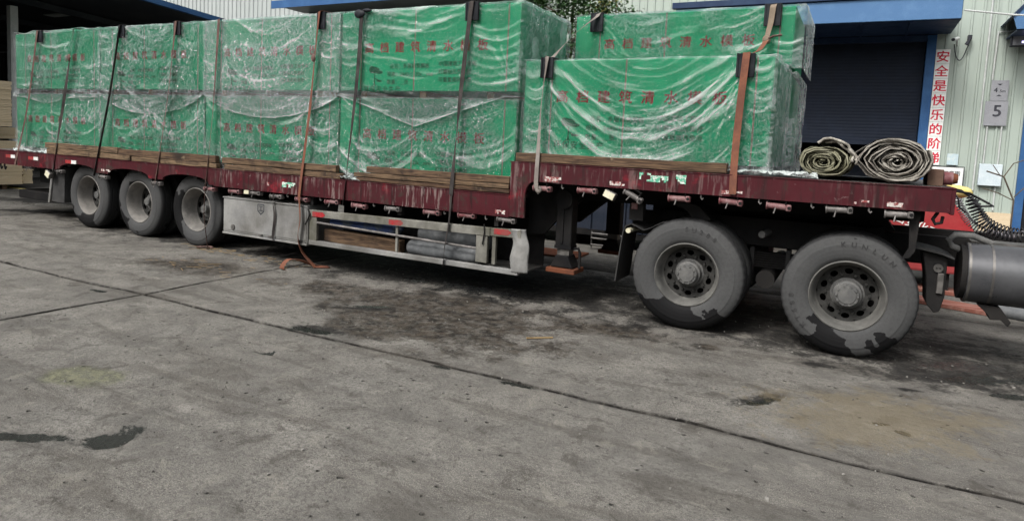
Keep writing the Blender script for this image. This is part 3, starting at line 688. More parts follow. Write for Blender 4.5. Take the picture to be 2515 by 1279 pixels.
rm = empty('red_machine', (14.0, 4.6, 0), 'low red machine with white characters and rounded end, behind the trailer nose', 'machine')
prof = [(12.9, .28), (14.25, .28), (14.42, .34), (14.5, .5), (14.47, .75), (14.36, 1.0), (14.18, 1.2), (14.0, 1.27), (12.9, 1.27)]
MB().prism(prof, 3.9, 5.4).build('body', 'red_machine', rm, bevel=.03, seg=2)
mb = MB()
for x in (13.0, 14.1): MB().box(x, x + .12, 4, 5.3, 0, .27).build('foot', 'black', rm)
letter('西安化工', .135, 'sign_white', (13.52, 3.893, .93), rm, .015, rot=(PI / 2, .35, 0))
mb = MB(); N = 20
def blobby(c, r, seed, nu=18, nv=12):
    U, V = np.meshgrid(np.linspace(0, 2 * PI, nu), np.linspace(0, PI, nv), indexing='ij')
    k = 1 + .35 * (fbm(np.cos(U) * 2 + 5 + seed, np.sin(U) * np.sin(V) * 2 + V, seed, 3) - .5)
    k[-1] = k[0]
    P = np.stack([c[0] + r[0] * k * np.sin(V) * np.cos(U), c[1] + r[1] * k * np.sin(V) * np.sin(U), c[2] + r[2] * k * np.cos(V)], -1)
    return P.reshape(-1, 3), nu, nv
def blob_thing(name, mat, c, r, seed, label, cat, parent=None):
    P, nu, nv = blobby((0, 0, 0), r, seed)
    return tag(link(name, grid_mesh(name, P, nu, nv, mat), parent, c), label, cat)
blob_thing('yellow_sack', 'yellow', (14.12, 4.4, 1.33), (.30, .35, .10), 3, 'pale yellow sack lying on the red machine', 'sack')
for k, (x0, x1, y0, y1, a, lab) in enumerate([(13.2, 14.7, 3.0, 3.35, -.32, 'reddish plank on the ground beside the tractor, nearest the camera'), (13.2, 14.9, 3.9, 4.3, -.12, 'reddish plank on the ground, under front edge of the red machine')]):
    tag(MB().box(x0, x1, y0, y1, .004, .05, Matrix.Rotation(a, 3, 'Z')).build('plank', 'red_plank', bevel=.004), lab, 'plank')
blob_thing('grey_tarp_heap', 'grey_bag', (15.0, 3.2, .05), (.65, .5, .16), 8, 'low heap of grey sheeting on ground beyond the fuel tank', 'tarp')
tag(MB().box(7.4, 9.4, 2.9, 3.5, .004, .03, Matrix.Rotation(.05, 3, 'Z')).build('rusty_plate', 'rust', bevel=.003), 'rust brown sheet lying on ground beyond the side guard', 'metal sheet')

# tree behind the bundles
def tree(loc, h, r, label):
    t_ = empty('leafy_tree', loc, label, 'tree'); x, y, _ = loc; rng = random.Random(5)
    mb = MB(); mb.tube([(x, y, 0), (x + .1, y, h * .35), (x - .05, y + .05, h * .62), (x + .05, y, h * .9)], lambda q: .15 * (1 - .8 * q), 8)
    limbs = []
    for k in range(12):
        a = k * 2.4; z = h * (.42 + .035 * k); L = r * rng.uniform(.6, .95)
        e = Vector((x + math.cos(a) * L, y + math.sin(a) * L, z + rng.uniform(.5, 1.1))); s0 = Vector((x, y, z))
        mb.tube([s0, s0.lerp(e, .5) + Vector((0, 0, .2)), e], lambda q: .05 * (1 - .8 * q), 5); limbs.append((s0, e))
    mb.build('trunk', 'bark', t_, smooth=50)
    for name, mat, cnt, zlo in (('crown', 'leaf', 430, 0), ('crown_tips', 'leaf_pale', 16, 1)):
        vs = []; fs = []
        for c in range(cnt):
            if zlo: cc = Vector((x + rng.uniform(.75, 1.25), y + rng.uniform(-.5, .3), h * .87 + rng.uniform(-.35, .15)))
            else:
                while True:
                    d = Vector((rng.uniform(-1, 1), rng.uniform(-1, 1), rng.uniform(-1, 1)))
                    if .35 < d.length < 1: break
                cc = Vector((x + d.x * r, y + d.y * r, h * .72 + d.z * h * .27))
            for q in range(26 if not zlo else 14):
                p = cc + Vector((rng.gauss(0, .13), rng.gauss(0, .13), rng.gauss(0, .10)))
                L = rng.uniform(.07, .13); W = L * .42
                ax = Vector((rng.uniform(-1, 1), rng.uniform(-1, 1), rng.uniform(-.9, .3))).normalized(); sd_ = ax.cross(Vector((rng.uniform(-.4, .4), rng.uniform(-.4, .4), 1))).normalized()
                b = len(vs); up = ax.cross(sd_) * .01
                vs += [p, p + ax * L * .45 + sd_ * W + up, p + ax * L, p + ax * L * .45 - sd_ * W + up]; fs.append((b, b + 1, b + 2, b + 3))
        tag(MB().add(vs, fs).build(name, mat, t_), kind='stuff')
    return t_
tree((5.25, 12.0, 0), 6.8, 2.0, 'leafy green tree rising behind the bundles in front of the sage wall')
bt = tag(MB().tube([(15.15, 6, 0), (15.15, 6, 1.2), (15.0, 6, 1.55), (14.78, 6, 1.62)], .012, 5).tube([(15.0, 6, 1.55), (15.1, 6, 1.75), (15.25, 6.02, 1.82)], .008, 5).tube([(15.15, 6, 1.2), (14.95, 6, 1.3), (14.75, 6, 1.36)], .008, 5).tube([(15.15, 6, 1.25), (15.3, 6, 1.45), (15.4, 6, 1.75)], .008, 5).tube([(14.95, 6, 1.57), (14.85, 6, 1.72)], .006, 5).build('bare_sapling', 'bark'), 'thin leafless sapling at the right, by the blue door frame', 'sapling')
tag(MB().add([(-30, 2.02, .008), (-30, 1.88, .008), (-1.5, 2.60, .008), (-1.5, 2.74, .008)], [(0, 1, 2, 3)]).build('yellow_line', 'yellow', g))

# ------------------------------------------------------------------ the semi trailer
YF, YB = -.12, 2.58
T = empty('flatbed_trailer', (6.5, 1.2, 0), 'worn dark red stepped flatbed semi trailer carrying green bundles', 'trailer')
# lower side beam with wheel arches
AX = [2.047, 3.363, 4.680]
def arch_poly(x0, x1, zt, zb):
    p = [(x0, zt), (x0, zb)]
    for ax in AX:
        c = ax - .03
        for k in range(13):
            a = PI * k / 12; p.append((c - .50 * math.cos(a), zb + .105 * math.sin(a) ** .8))
    return p + [(x1, zb), (x1, zt)]
def vbeam(y0, y1, nm):
    MB().prism(arch_poly(-.95, 9.84, 1.148, .932), y0, y1).build(nm, 'paint', T)
vbeam(YF, YF + .03, 'side_beam'); vbeam(YB - .03, YB, 'far_side_beam')
mb = MB(); mb.box(-.95, 9.84, YF - .006, YF + .10, 1.150, 1.158); mb.build('top_flange', 'paint', T)
MB().box(5.25, 9.84, YF - .004, YF + .09, .918, .930).build('bottom_flange', 'paint', T); MB().box(-.95, 1.45, YF - .004, YF + .09, .918, .930).build('bottom_flange', 'paint', T)
MB().box(-.95, 9.83, YF + .101, YB - .031, 1.10, 1.157).build('lower_deck', 'steel', T)
# neck: post with curved gusset, upper beam, deck, front plate
pc = [(9.842, 1.498), (9.842, .925), (10.02, .925)] + [(10.02 + .10 * (1 - math.cos(a)) , 1.15 + .16 * math.sin(a)) for a in np.linspace(0, PI / 2, 8)] + [(10.3, 1.312), (10.3, 1.498)]
MB().prism(pc, YF - .004, YF + .03).build('neck_post', 'paint', T, bevel=.004)
MB().box(10.301, 13.70, YF, YF + .03, 1.312, 1.498).build('neck_beam', 'paint', T)
MB().box(10.301, 13.70, YB - .03, YB, 1.312, 1.498).build('far_neck_beam', 'paint', T)
mb = MB(); mb.box(9.83, 13.72, YF - .007, YF + .10, 1.500, 1.508); mb.build('neck_flange', 'paint', T)
MB().box(9.84, 13.70, YF + .101, YB - .031, 1.44, 1.505).build('neck_deck', 'steel', T)
mb = MB(); mb.box(9.83, 9.84, YF + .12, YB - .05, 1.16, 1.43); mb.build('step_plate', 'paint', T)
MB().box(13.701, 13.73, YF, YB, 1.30, 1.51).build('front_plate', 'paint', T, bevel=.004)
mb = MB()
for y in (.62, 1.72):
    pl = [(-.9, 1.09), (-.9, .85), (9.2, .72), (9.9, .72), (10.35, 1.10), (13.6, 1.17), (13.6, 1.43), (9.82, 1.43), (9.82, 1.09)]
    MB().prism(pl, y, y + .10).build('main_rail', 'black', T)
mb = MB()
for x in np.arange(-.8, 9.7, .62): mb.box(x, x + .07, YF + .04, YB - .04, .98, 1.095)
for x in np.arange(10.2, 13.6, .55): mb.box(x, x + .07, YF + .04, YB - .04, 1.34, 1.43)
mb.build('cross_member', 'black', T)
# diamond plate lip on the neck deck: rows of raised bars
mb = MB(); rr = random.Random(2)
for k in range(64):
    x = 12.35 + .021 * k
    for y in (-.075, -.03, .02, .07, .12): mb.box(x, x + .014, y, y + .03, 1.5055, 1.5105, Matrix.Rotation(.8 if k % 2 else -.8, 3, 'Z'))
tag(mb.build('tread_bar', 'steel', T), kind='stuff')
# neck side under-plate, dark
MB().prism([(9.85, .93), (9.85, 1.43), (10.6, 1.43), (10.45, 1.15), (10.2, .9), (10.05, .72), (9.85, .70)], .35, .40).build('neck_web', 'black', T)

# winches
def winch(x, z, mat, tilt=0, L=.20):
    o = empty('winch', (x, -.085, z), parent=T)
    mb = MB(); mb.cyl((x - L / 2, -.085, z), (x + L * .32, -.085, z), .027, n=14); mb.cyl((x - L * .52, -.085, z), (x - L * .46, -.085, z), .036, n=14)
    d = mb.build('drum', mat, o, smooth=40)
    mb = MB(); mb.box(x + L * .33, x + L * .55, -.12, -.05, z - .03, z + .026); h = mb.build('ratchet_head', mat, o, bevel=.008)
    MB().cyl((x + L * .46, -.124, z), (x + L * .46, -.119, z), .014, n=10).build('painted_bar_hole', 'black', o)  # black disc on the face, painting the dark of a hole
    mb = MB()
    for dx in (-L * .5, L * .28): mb.box(x + dx, x + dx + .008, -.105, -.065, z, z + .075)
    mb.box(x - L * .55, x + L * .33, -.11, -.06, z + .068, z + .075); mb.build('bracket', 'black', o)
    MB().cyl((x - .02, -.112, z - .012), (x - .03, -.125, z - .06), .006, n=6).build('pawl', 'winch_grey', o)
    o.rotation_euler = (random.uniform(-.08, .08), tilt + random.uniform(-.05, .05), random.uniform(-.04, .04))
    return o
for i, (x, z) in enumerate([(5.64, .872), (6.03, .882), (6.42, .866), (6.87, .866), (7.37, .874), (7.80, .862), (8.30, .872), (8.85, .88), (9.31, .886), (9.80, .884), (10.20, 1.247), (10.69, 1.262), (11.60, 1.256), (12.06, 1.264), (12.46, 1.257), (12.93, 1.27), (13.36, 1.27), (.55, .905), (1.47, .893), (2.68, .875), (3.98, .868), (5.14, .868)]):
    winch(x, z, 'winch_grey' if i in (1, 2, 6, 9, 15, 16, 17, 18, 19, 20) else 'winch_red', L=.20 if x < 10 else .19)
winch(11.16, 1.245, 'winch_grey', R(28), .19)
def lamp(x, z, tilt, w=.12, h=.075, name='work_lamp'):
    o = empty(name, (x, -.08, z), parent=T)
    MB().box(x - w / 2, x + w / 2, -.12, -.05, z - h / 2, z + h / 2).build('housing', 'steel', o, bevel=.008)
    MB().box(x - w / 2 + .006, x + w / 2 - .006, -.128, -.1205, z - h / 2 + .006, z + h / 2 - .006).build('lens', 'lamp_glass', o)
    MB().box(x - .006, x + .006, -.09, -.07, z + h / 2, z + h / 2 + .05).build('hanger', 'black', o)
    o.rotation_euler = (0, tilt, 0)
lamp(10.93, 1.238, R(22)); lamp(5.90, .885, 0, .10, .06); lamp(1.16, .82, R(30), .13, .10)
# chain hooks between winches
for x, z in ((6.62, .90), (7.18, .90), (8.02, .90), (9.02, .90), (9.55, .89), (10.42, 1.285), (11.8, 1.29), (12.3, 1.29), (12.72, 1.29), (13.15, 1.29)):
    MB().tube([(x, -.10, z + .025), (x, -.10, z - .01), (x + .012, -.10, z - .025), (x + .022, -.10, z - .012)], .007, 6).build('rope_hook', 'winch_grey', T)
# reflectors and stickers on the beams
def plate(x0, x1, z0, z1, mat, nm, y=YF): return MB().box(x0, x1, y - .006, y - .0015, z0, z1).build(nm, mat, T)
for x0 in (-.12, .60, 1.70):
    plate(x0, x0 + .16, 1.035, 1.09, 'red_refl', 'red_reflector'); plate(x0 + .162, x0 + .30, 1.035, 1.09, 'white_refl', 'white_reflector')
def torn(x0, x1, z0, z1, mat, nm, seed, keep=.55):
    """remains of a sticker: an uneven set of flakes still on the paint, one part"""
    mb = MB(); rg = random.Random(seed); nx = int((x1 - x0) / .018); nz = max(2, int((z1 - z0) / .018))
    for i in range(nx):
        for j in range(nz):
            if vn(i * .45, j * .6, seed) < keep: continue
            x = x0 + (x1 - x0) * i / nx; z = z0 + (z1 - z0) * j / nz; a, b = (x1 - x0) / nx, (z1 - z0) / nz
            q = [(x + rg.uniform(-.005, .005), YF - .004, z + rg.uniform(-.005, .005)) for _ in range(1)][0]
            mb.add([(x + rg.uniform(-.004, .003), YF - .0045, z), (x + a, YF - .0045, z + rg.uniform(-.004, .004)), (x + a + rg.uniform(-.003, .004), YF - .0045, z + b), (x, YF - .0045, z + b + rg.uniform(-.004, .004))], [(0, 1, 2, 3)])
    if mb.f: tag(mb.build(nm, mat, T), kind='stuff')
torn(11.22, 11.66, 1.395, 1.475, 'sticker_green', 'torn_sticker', 4, .52); torn(6.55, 6.78, 1.0, 1.065, 'sticker_green', 'torn_sticker', 9, .35)
for k, (x0, x1, z0, z1) in enumerate([(10.2, 10.42, 1.325, 1.375), (10.93, 11.12, 1.335, 1.375), (11.98, 12.16, 1.33, 1.365), (13.0, 13.4, 1.33, 1.365), (9.68, 9.80, .945, .985), (2.6, 2.9, .965, 1.0), (6.28, 6.34, 1.0, 1.04)]):
    torn(x0, x1, z0, z1, 'sticker_white', 'scuffed_sticker', 20 + k, .5)

# wheels
def wheel_parts(o, drive):
    """outer face in the plane y = 0, tyre runs to y = +.29"""
    Rr, rb = .531, .298 if drive else .312
    side = [(rb, .040), (rb + .012, .022), (rb + .05, .006), (.405, .0), (.445, .002), (.448, .0045), (.472, .010), (.497, .022), (.512, .036)]
    tread = [(.526, .05), (.531, .066), (.531, .095), (.520, .100), (.520, .108), (.531, .113), (.531, .145)]
    half = side + tread; prof = half + [(r, .29 - y) for r, y in reversed(half)]
    n = 144; ks = len(side) - 2; ke = len(side) + 2
    def mod(i, k, r):
        if drive and ((ks <= k < ke) or (len(prof) - ke <= k < len(prof) - ks)) and i % 3 == 0: return r - .006
        return r
    MB().lathe(prof, (0, 0, 0), n, mod).build('tyre', 'tyre', o, smooth=35)
    dd = .165 if drive else .235           # depth of the disc
    rim = [(rb + .004, .044), (rb + .006, .026), (rb - .004, .020), (rb - .012, .030), (rb - .022, .050), (rb - .030, .075), (rb - .034, .09), (rb - .040, dd - .02), (rb - .052, dd)]
    MB().lathe(rim, (0, 0, 0), 64).build('rim', 'rim_drive' if drive else 'rim', o, smooth=50)
    # disc with hand holes: one ring of sectors, each bridged round its own hole
    r0, r1 = .13, rb - .052; nh = 10 if drive else 8; K = 20; mb = MB()
    hr = .025 if drive else .036
    for s_ in range(nh):
        a0, a1 = 2 * PI * s_ / nh, 2 * PI * (s_ + 1) / nh; am = (a0 + a1) / 2; rm = r1 - .05
        out = []; inn = []; rear = []
        for k in range(K):
            q = 2 * PI * k / K; cx, sy = math.cos(q), math.sin(q); m = max(abs(cx), abs(sy)); u, v_ = cx / m, sy / m
            aa = am + u * (a1 - a0) / 2; rr_ = (rm + v_ * (r1 - rm)) if v_ > 0 else (rm + v_ * (rm - r0))
            ys = dd + (.012 if rr_ < rm - .02 else 0)
            out.append((rr_ * math.cos(aa), ys, rr_ * math.sin(aa)))
            ha = am + hr * 1.35 * cx / rm; hrr = rm + hr * sy
            inn.append((hrr * math.cos(ha), dd + .002, hrr * math.sin(ha))); rear.append((hrr * math.cos(ha), dd + .02, hrr * math.sin(ha)))
        mb.add(out + inn + rear, [(k, (k + 1) % K, K + (k + 1) % K, K + k) for k in range(K)] + [(K + k, K + (k + 1) % K, 2 * K + (k + 1) % K, 2 * K + k) for k in range(K)])
    mb.build('disc', 'rim_dark', o, smooth=30)
    MB().lathe([(rb - .045, dd + .025), (rb - .06, dd + .14), (.05, dd + .14)], (0, 0, 0), 32).build('brake_drum', 'black', o, smooth=40)
    if drive:
        MB().lathe([(.14, dd + .013), (.120, dd + .004), (.114, .11), (.098, .10), (.097, .062), (.092, .055), (.074, .053), (.070, .046), (0.001, .044)], (0, 0, 0), 48).build('hub', 'hub', o, smooth=35)
        b0 = MB().cyl((0, .056, 0), (0, .042, 0), .011, .010, 6).build('hub_bolt', 'hub', o, loc=(0, 0, 0)); b0.location = (.083, 0, 0)
        for k in range(1, 10):
            a = 2 * PI * k / 10; link('hub_bolt', b0.data, o, (.083 * math.cos(a), 0, .083 * math.sin(a)))
        rn = .172
    else:
        MB().lathe([(.14, dd + .013), (.12, dd + .002), (.115, dd - .02), (.062, dd - .03), (.060, dd - .085), (.054, dd - .092), (.001, dd - .094)], (0, 0, 0), 32).build('hub', 'hub', o, smooth=35)
        rn = .155
    b0 = MB().cyl((0, dd + .016, 0), (0, dd - (.022 if drive else .008), 0), .014, .012, 6).build('wheel_nut', 'rim_dark', o, loc=(0, 0, 0)); b0.location = (rn, 0, 0)
    for k in range(1, 10):
        a = 2 * PI * k / 10; link('wheel_nut', b0.data, o, (rn * math.cos(a), 0, rn * math.sin(a)))
    MB().lathe(prof, (0, .335, 0), 48).build('inner_tyre', 'tyre', o, smooth=35)
    MB().lathe([(rb + .004, .36), (rb - .03, .40), (rb - .035, .62)], (0, 0, 0), 32).build('inner_rim', 'black', o, smooth=40)
def arc_text(o, body, r, a0, step, size):
    """raised sidewall lettering running clockwise"""
    for k, ch in enumerate(body):
        a = a0 - k * step
        me = text_mesh(ch, size, 'tyre_letter', .02, 'CENTER')
        t_ = link('sidewall_lettering', me, o, (r * math.cos(a), -.003, r * math.sin(a))); t_.rotation_euler = Matrix(((math.sin(a), -0., math.cos(a)), (0, 0, 0), (0, 0, 0))).to_euler() if False else (PI / 2, -(a - PI / 2), 0)
WR = .531
def make_wheel(x, parent, drive):
    o = empty('wheel', (x, .011, WR), parent=parent); keep = WL[o.name]; WL[o.name] = Vector((0, 0, 0)); wheel_parts(o, drive); WL[o.name] = keep
    return o
w0 = make_wheel(AX[0], T, False)
for k in (1, 2):
    c_ = copy_tree(w0, T, Vector((AX[k], .011, WR)) - wloc(T)); c_.rotation_euler = (0, .7 * k, 0)
for k in range(3):
    c_ = copy_tree(w0, T, Vector((AX[k], 2.45, WR)) - wloc(T)); c_.rotation_euler = (0, 0, PI)
mb = MB()
for ax in AX: mb.cyl((ax, .55, WR), (ax, 1.9, WR), .075, n=12); mb.box(ax - .06, ax + .06, .6, .74, .55, .86); mb.box(ax - .55, ax + .55, .63, .71, .72, .78)
mb.build('axle', 'black', T)
# dark inner fenders above the tyres
mb = MB()
mb.box(1.3, 5.3, .62, .64, .55, 1.09); mb.build('inner_skirt', 'black', T)

# tail: bumper, mud flap, stay
MB().box(-.40, .66, .2, 1.9, .30, .45).build('tail_bumper', 'black', T, bevel=.01)
MB().box(.2, .9, .25, .6, .62, .90).build('spare_carrier', 'black', T)
MB().prism([(1.10, .93), (1.15, .93), (1.02, .33), (.97, .33)], -.02, .02).build('flap_stay', 'alu', T)
MB().prism([(1.16, .95), (1.45, .95), (1.42, .36), (1.05, .36)], .0, .5).build('mud_flap', 'rubber', T)
mb = MB()
for x in (-.35, -.22): mb.tube([(x, -.10, .95), (x, -.10, .86), (x + .03, -.10, .83), (x + .06, -.10, .87)], .015, 6)
mb.build('tail_hook', 'black', T)

# toolbox
tb = empty('toolbox', (6.2, .2, .28), parent=T)
MB().box(5.42, 6.98, -.095, .45, .315, .775).build('body', 'alu', tb, bevel=.008)
MB().box(5.44, 6.385, -.103, -.0955, .345, .76).build('door', 'alu', tb, bevel=.002); MB().box(6.415, 6.96, -.103, -.0955, .345, .76).build('door', 'alu', tb, bevel=.002)
MB().box(5.42, 6.98, -.11, .45, .285, .312).build('bottom_rail', 'alu', tb, bevel=.004)
MB().box(5.42, 6.98, -.108, .45, .777, .79).build('top_rail', 'alu', tb)
for x in (6.12, 6.30, 6.82): MB().box(x, x + .07, -.118, -.1035, .32, .35).build('latch', 'steel', tb, bevel=.003)
MB().cyl((5.63, -.115, .39), (5.63, -.103, .39), .035, n=14).build('lock', 'steel', tb, smooth=40)
sh = [(6.09, .745), (6.215, .745), (6.215, .65), (6.1525, .60), (6.09, .65)]; sh2 = [(6.103, .733), (6.202, .733), (6.202, .657), (6.1525, .618), (6.103, .657)]
mb = MB(); n = 5
mb.add([(a, -.1045, b) for a, b in sh] + [(a, -.1045, b) for a, b in sh2], [(i, (i + 1) % n, n + (i + 1) % n, n + i) for i in range(n)]); mb.build('shield_mark', 'sign_dark', tb)
letter('工', .085, 'sign_dark', (6.1525, -.1045, .655), tb, .03, 'CENTER')
# side guard with its bay
sgd = empty('side_guard', (8.5, -.1, .32), parent=T)
MB().prism([(7.03, .665), (7.03, .75), (9.63, .785), (9.63, .695)], -.13, -.07).build('top_rail', 'alu_dirty', sgd, bevel=.004)
MB().prism([(9.635, .70), (9.635, .785), (10.0, .80), (10.0, .71)], -.13, -.07).build('rail_end', 'alu_dirty', sgd, bevel=.004)
MB().box(7.03, 7.15, -.12, -.08, .37, .66).build('post', 'alu_dirty', sgd, bevel=.003); MB().box(9.46, 9.60, -.125, -.08, .40, .69).build('post', 'alu_dirty', sgd, bevel=.003); MB().box(9.66, 9.70, -.12, -.08, .40, .695).build('post', 'alu_dirty', sgd)
MB().box(7.03, 9.98, -.13, -.07, .315, .37).build('bottom_rail', 'alu', sgd, bevel=.004)
MB().tube([(7.15, -.11, .60), (9.46, -.11, .545)], .014, 8).build('bar', 'winch_grey', sgd, smooth=40)
MB().box(7.03, 9.98, -.069, .5, .318, .335).build('tray', 'steel', sgd)
MB().box(7.03, 9.98, .5, .52, .335, .85).build('back_panel', 'black', sgd)
MB().box(8.36, 8.39, -.10, -.075, .375, .70).build('divider', 'alu_dirty', sgd)
U, V = np.meshgrid(np.linspace(0, 1, 14), np.linspace(0, 1, 26), indexing='ij')
P = np.stack([9.9 + .17 * U + .012 * np.sin(V * 9 + 2) + .02 * U * np.sin(V * 5), -.135 + .05 * U ** 3 + .03 * (fbm(U * 2.5, V * 3, 4, 3) - .5), .345 + .46 * V], -1).reshape(-1, 3)
me = grid_mesh('end_plate', P - np.array(wloc(sgd)), 14, 26, 'alu'); o_ = link('end_plate', me, sgd); md = o_.modifiers.new('thickness', 'SOLIDIFY'); md.thickness = .006
for x0, z0 in ((7.09, .672), (8.28, .69), (9.68, .725)):
    mb = MB(); mb.add([(x0, -.1325, z0), (x0 + .17, -.1325, z0 + .002), (x0 + .21, -.1325, z0 + .032), (x0 + .17, -.1325, z0 + .064), (x0, -.1325, z0 + .06)], [(0, 1, 2, 3, 4)]); mb.build('red_reflector', 'red_refl', sgd)
mb = MB(); mb.tube([(7.02, -.14, .76), (7.06, -.145, .70), (7.03, -.14, .64), (6.98, -.14, .56)], .010, 6); mb.tube([(9.56, -.14, .82), (9.57, -.14, .74), (9.55, -.14, .60)], .008, 6); mb.build('shackle', 'black', sgd)
mb = MB()
for x in (6.98, 8.35, 9.64): MB().box(x, x + .05, -.06, 0, .80, .935).build('hanger', 'black', sgd)
# landing leg
lg = empty('landing_leg', (10.35, .3, .38), parent=T)
MB().box(10.24, 10.42, .22, .38, .62, 1.34).build('outer_tube', 'black', lg, bevel=.008); MB().box(10.262, 10.398, .24, .36, .42, .62).build('inner_tube', 'steel', lg)
mb = MB(); mb.box(10.235, 10.425, .215, .385, .60, .635); mb.box(10.30, 10.33, .205, .22, .66, 1.2); mb.build('collar', 'black', lg)
MB().prism([(10.20, .40), (10.46, .40), (10.40, .53), (10.26, .53)], .2, .40).build('foot', 'black', lg, bevel=.008); MB().box(10.17, 10.50, .16, .44, .345, .395).build('foot_pad', 'rust', lg, bevel=.006)
MB().tube([(10.42, .3, .60), (10.48, .3, .61), (10.50, .3, .56), (10.50, .3, .40)], .016, 6).build('hoop', 'black', lg)
MB().cyl((10.33, .22, 1.13), (10.33, .18, 1.13), .10, n=16).build('gear_box', 'black', lg, smooth=40)
c_ = copy_tree(lg, T, Vector((10.35, 1.9, .38)) - wloc(T))
# front corner fittings
MB().box(13.55, 13.66, .12, .50, 1.509, 1.645).build('corner_box', 'brown_sheet', T, bevel=.004)
MB().cyl((13.665, .2, 1.575), (13.73, .2, 1.575), .055, n=18).build('marker_lamp', 'winch_red', T, smooth=40); MB().cyl((13.731, .2, 1.575), (13.765, .2, 1.575), .048, .036, n=18).build('lamp_lens', 'rust', T, smooth=40)
MB().prism([(13.44, 1.30), (13.52, 1.30), (13.505, .98), (13.47, .92), (13.42, .91), (13.46, 1.0)], -.02, .02).build('flap_stay', 'black', T)
mb = MB(); mb.tube([(13.63, -.05, 1.31), (13.60, -.05, 1.25), (13.62, -.05, 1.215), (13.66, -.05, 1.23), (13.665, -.05, 1.28)], .014, 6); mb.build('tow_hook', 'black', T)

# ------------------------------------------------------------------ tractor (drive axles, frame, tank)
K_ = empty('truck_tractor', (13, 1.2, 0), 'dusty truck tractor, its two drive axles under the trailer neck', 'truck')
BX = [11.685, 13.049]
wA = make_wheel(BX[0], K_, True)
wB = copy_tree(wA, K_, Vector((BX[1], .011, WR)) - wloc(K_))
arc_text(wA, 'SU288', .415, R(92), R(9), .062)
arc_text(wB, 'KUNLUN', .425, R(98), R(10.5), .062); arc_text(wB, 'KT688', .415, R(222), R(9), .062)
for (r_, x) in ((wA, 0), (wB, 1)): pass
for x in BX:
    c_ = copy_tree(wA, K_, Vector((x, 2.45, WR)) - wloc(K_)); c_.rotation_euler = (0, 0, PI)
mb = MB()
for y in (.80, 1.60): mb.box(10.9, 17.5, y, y + .09, .78, 1.04)
mb.build('frame_rail', 'black', K_)
mb = MB()
for x in BX: mb.cyl((x, .5, WR), (x, 1.95, WR), .11, n=14)
mb.cyl((12.35, .40, .52), (12.35, 2.0, .52), .085, n=18); mb.build('axle', 'black', K_, smooth=40)
mb = MB()
for k in range(7): L = 1.30 - .12 * k; mb.box(12.37 - L / 2, 12.37 + L / 2, .62, .71, .60 + .022 * k, .618 + .022 * k)
mb.build('leaf_spring', 'black', K_)
mb = MB()
for x in (12.17, 12.50): mb.box(x, x + .04, .60, .73, .42, .80)
mb.build('spring_bolt', 'rubber', K_)
MB().cyl((12.30, .30, .955), (12.36, .75, .955), .032, n=14).build('cross_pipe', 'hub', K_, smooth=40)
MB().box(11.3, 13.3, .55, .79, .82, 1.08).build('saddle_bracket', 'black', K_)
MB().prism([(11.55, 1.09), (13.1, 1.09), (13.4, 1.05), (13.3, 1.19), (12.9, 1.22), (11.7, 1.22)], .75, 1.75).build('fifth_wheel', 'black', K_)
# fenders over the drive wheels: curved sheet, mud flap with saw-tooth hem
def arc_sheet(xc, r, a0, a1, y0, y1, th=.012, n=20):
    mb = MB(); po = [(xc + r * math.cos(a), WR + r * math.sin(a)) for a in np.linspace(a0, a1, n)]; pi_ = [(xc + (r - th) * math.cos(a), WR + (r - th) * math.sin(a)) for a in np.linspace(a1, a0, n)]
    return mb.prism(po + pi_, y0, y1)
fd = empty('rear_fender', (11.1, .3, .9), parent=K_)
po = [(11.55, 1.02), (11.40, 1.00), (11.28, .93), (11.22, .905), (11.16, .93), (11.09, .955), (11.03, .93), (11.005, .87), (10.985, .70), (10.965, .50), (10.95, .36)]
up = [(a + .010 * (1 if i > 5 else 0), b - .010) for i, (a, b) in enumerate(po)][::-1]
MB().prism(po + up, .14, .62).build('sheet', 'rubber', fd, smooth=40)
saw = [(.14 + .03 * k, .335 + (.0 if k % 2 else .022)) for k in range(17)]
MB().prism([(.14, .36)] + saw + [(.62, .36)], 10.945, 10.955, 'x').build('saw_hem', 'rubber', fd)
MB().cyl((11.075, .10, .885), (11.075, .62, .885), .026, n=12).build('stay_rod', 'lamp_glass', fd, smooth=40)
MB().box(11.06, 11.20, .15, .24, .99, 1.15).build('lamp_bracket', 'black', fd); MB().box(11.08, 11.14, .145, .1495, 1.10, 1.16).build('reflector', 'winch_red', fd)
mb = arc_sheet(12.37, 1.02, R(62), R(128), .16, .62); mb.build('mid_fender', 'black', K_, smooth=40)
MB().prism([(11.48, 1.19), (11.60, 1.205), (11.72, 1.18), (11.85, 1.06), (11.70, 1.02), (11.62, 1.12)], .2, .5).build('fender_tip', 'black', K_)
ff = empty('front_fender', (13.6, .3, .9), parent=K_)
MB().prism([(13.50, 1.0), (13.60, .99), (13.72, .965), (13.80, .93), (13.80, .92), (13.71, .95), (13.6, .97), (13.50, .985)], .18, .60).build('sheet', 'rubber', ff)
MB().prism([(13.58, .96), (13.68, .955), (13.76, .93), (13.765, .60), (13.74, .47), (13.70, .45), (13.64, .52), (13.62, .75)], .24, .60).build('flap', 'black', ff, bevel=.006)
MB().cyl((13.70, .22, .83), (13.70, .239, .83), .035, n=12).build('boss', 'steel', ff, smooth=40); MB().box(13.70, 13.745, .215, .239, .62, .79).build('clamp', 'steel', ff, bevel=.004)
mb = MB()
for dx in (-.012, .012): mb.cyl((13.70 + dx, .215, .83), (13.70 + dx, .2195, .83), .006, n=8)
mb.build('painted_boss_hole', 'black', ff)  # black discs on the boss paint the dark inside two holes
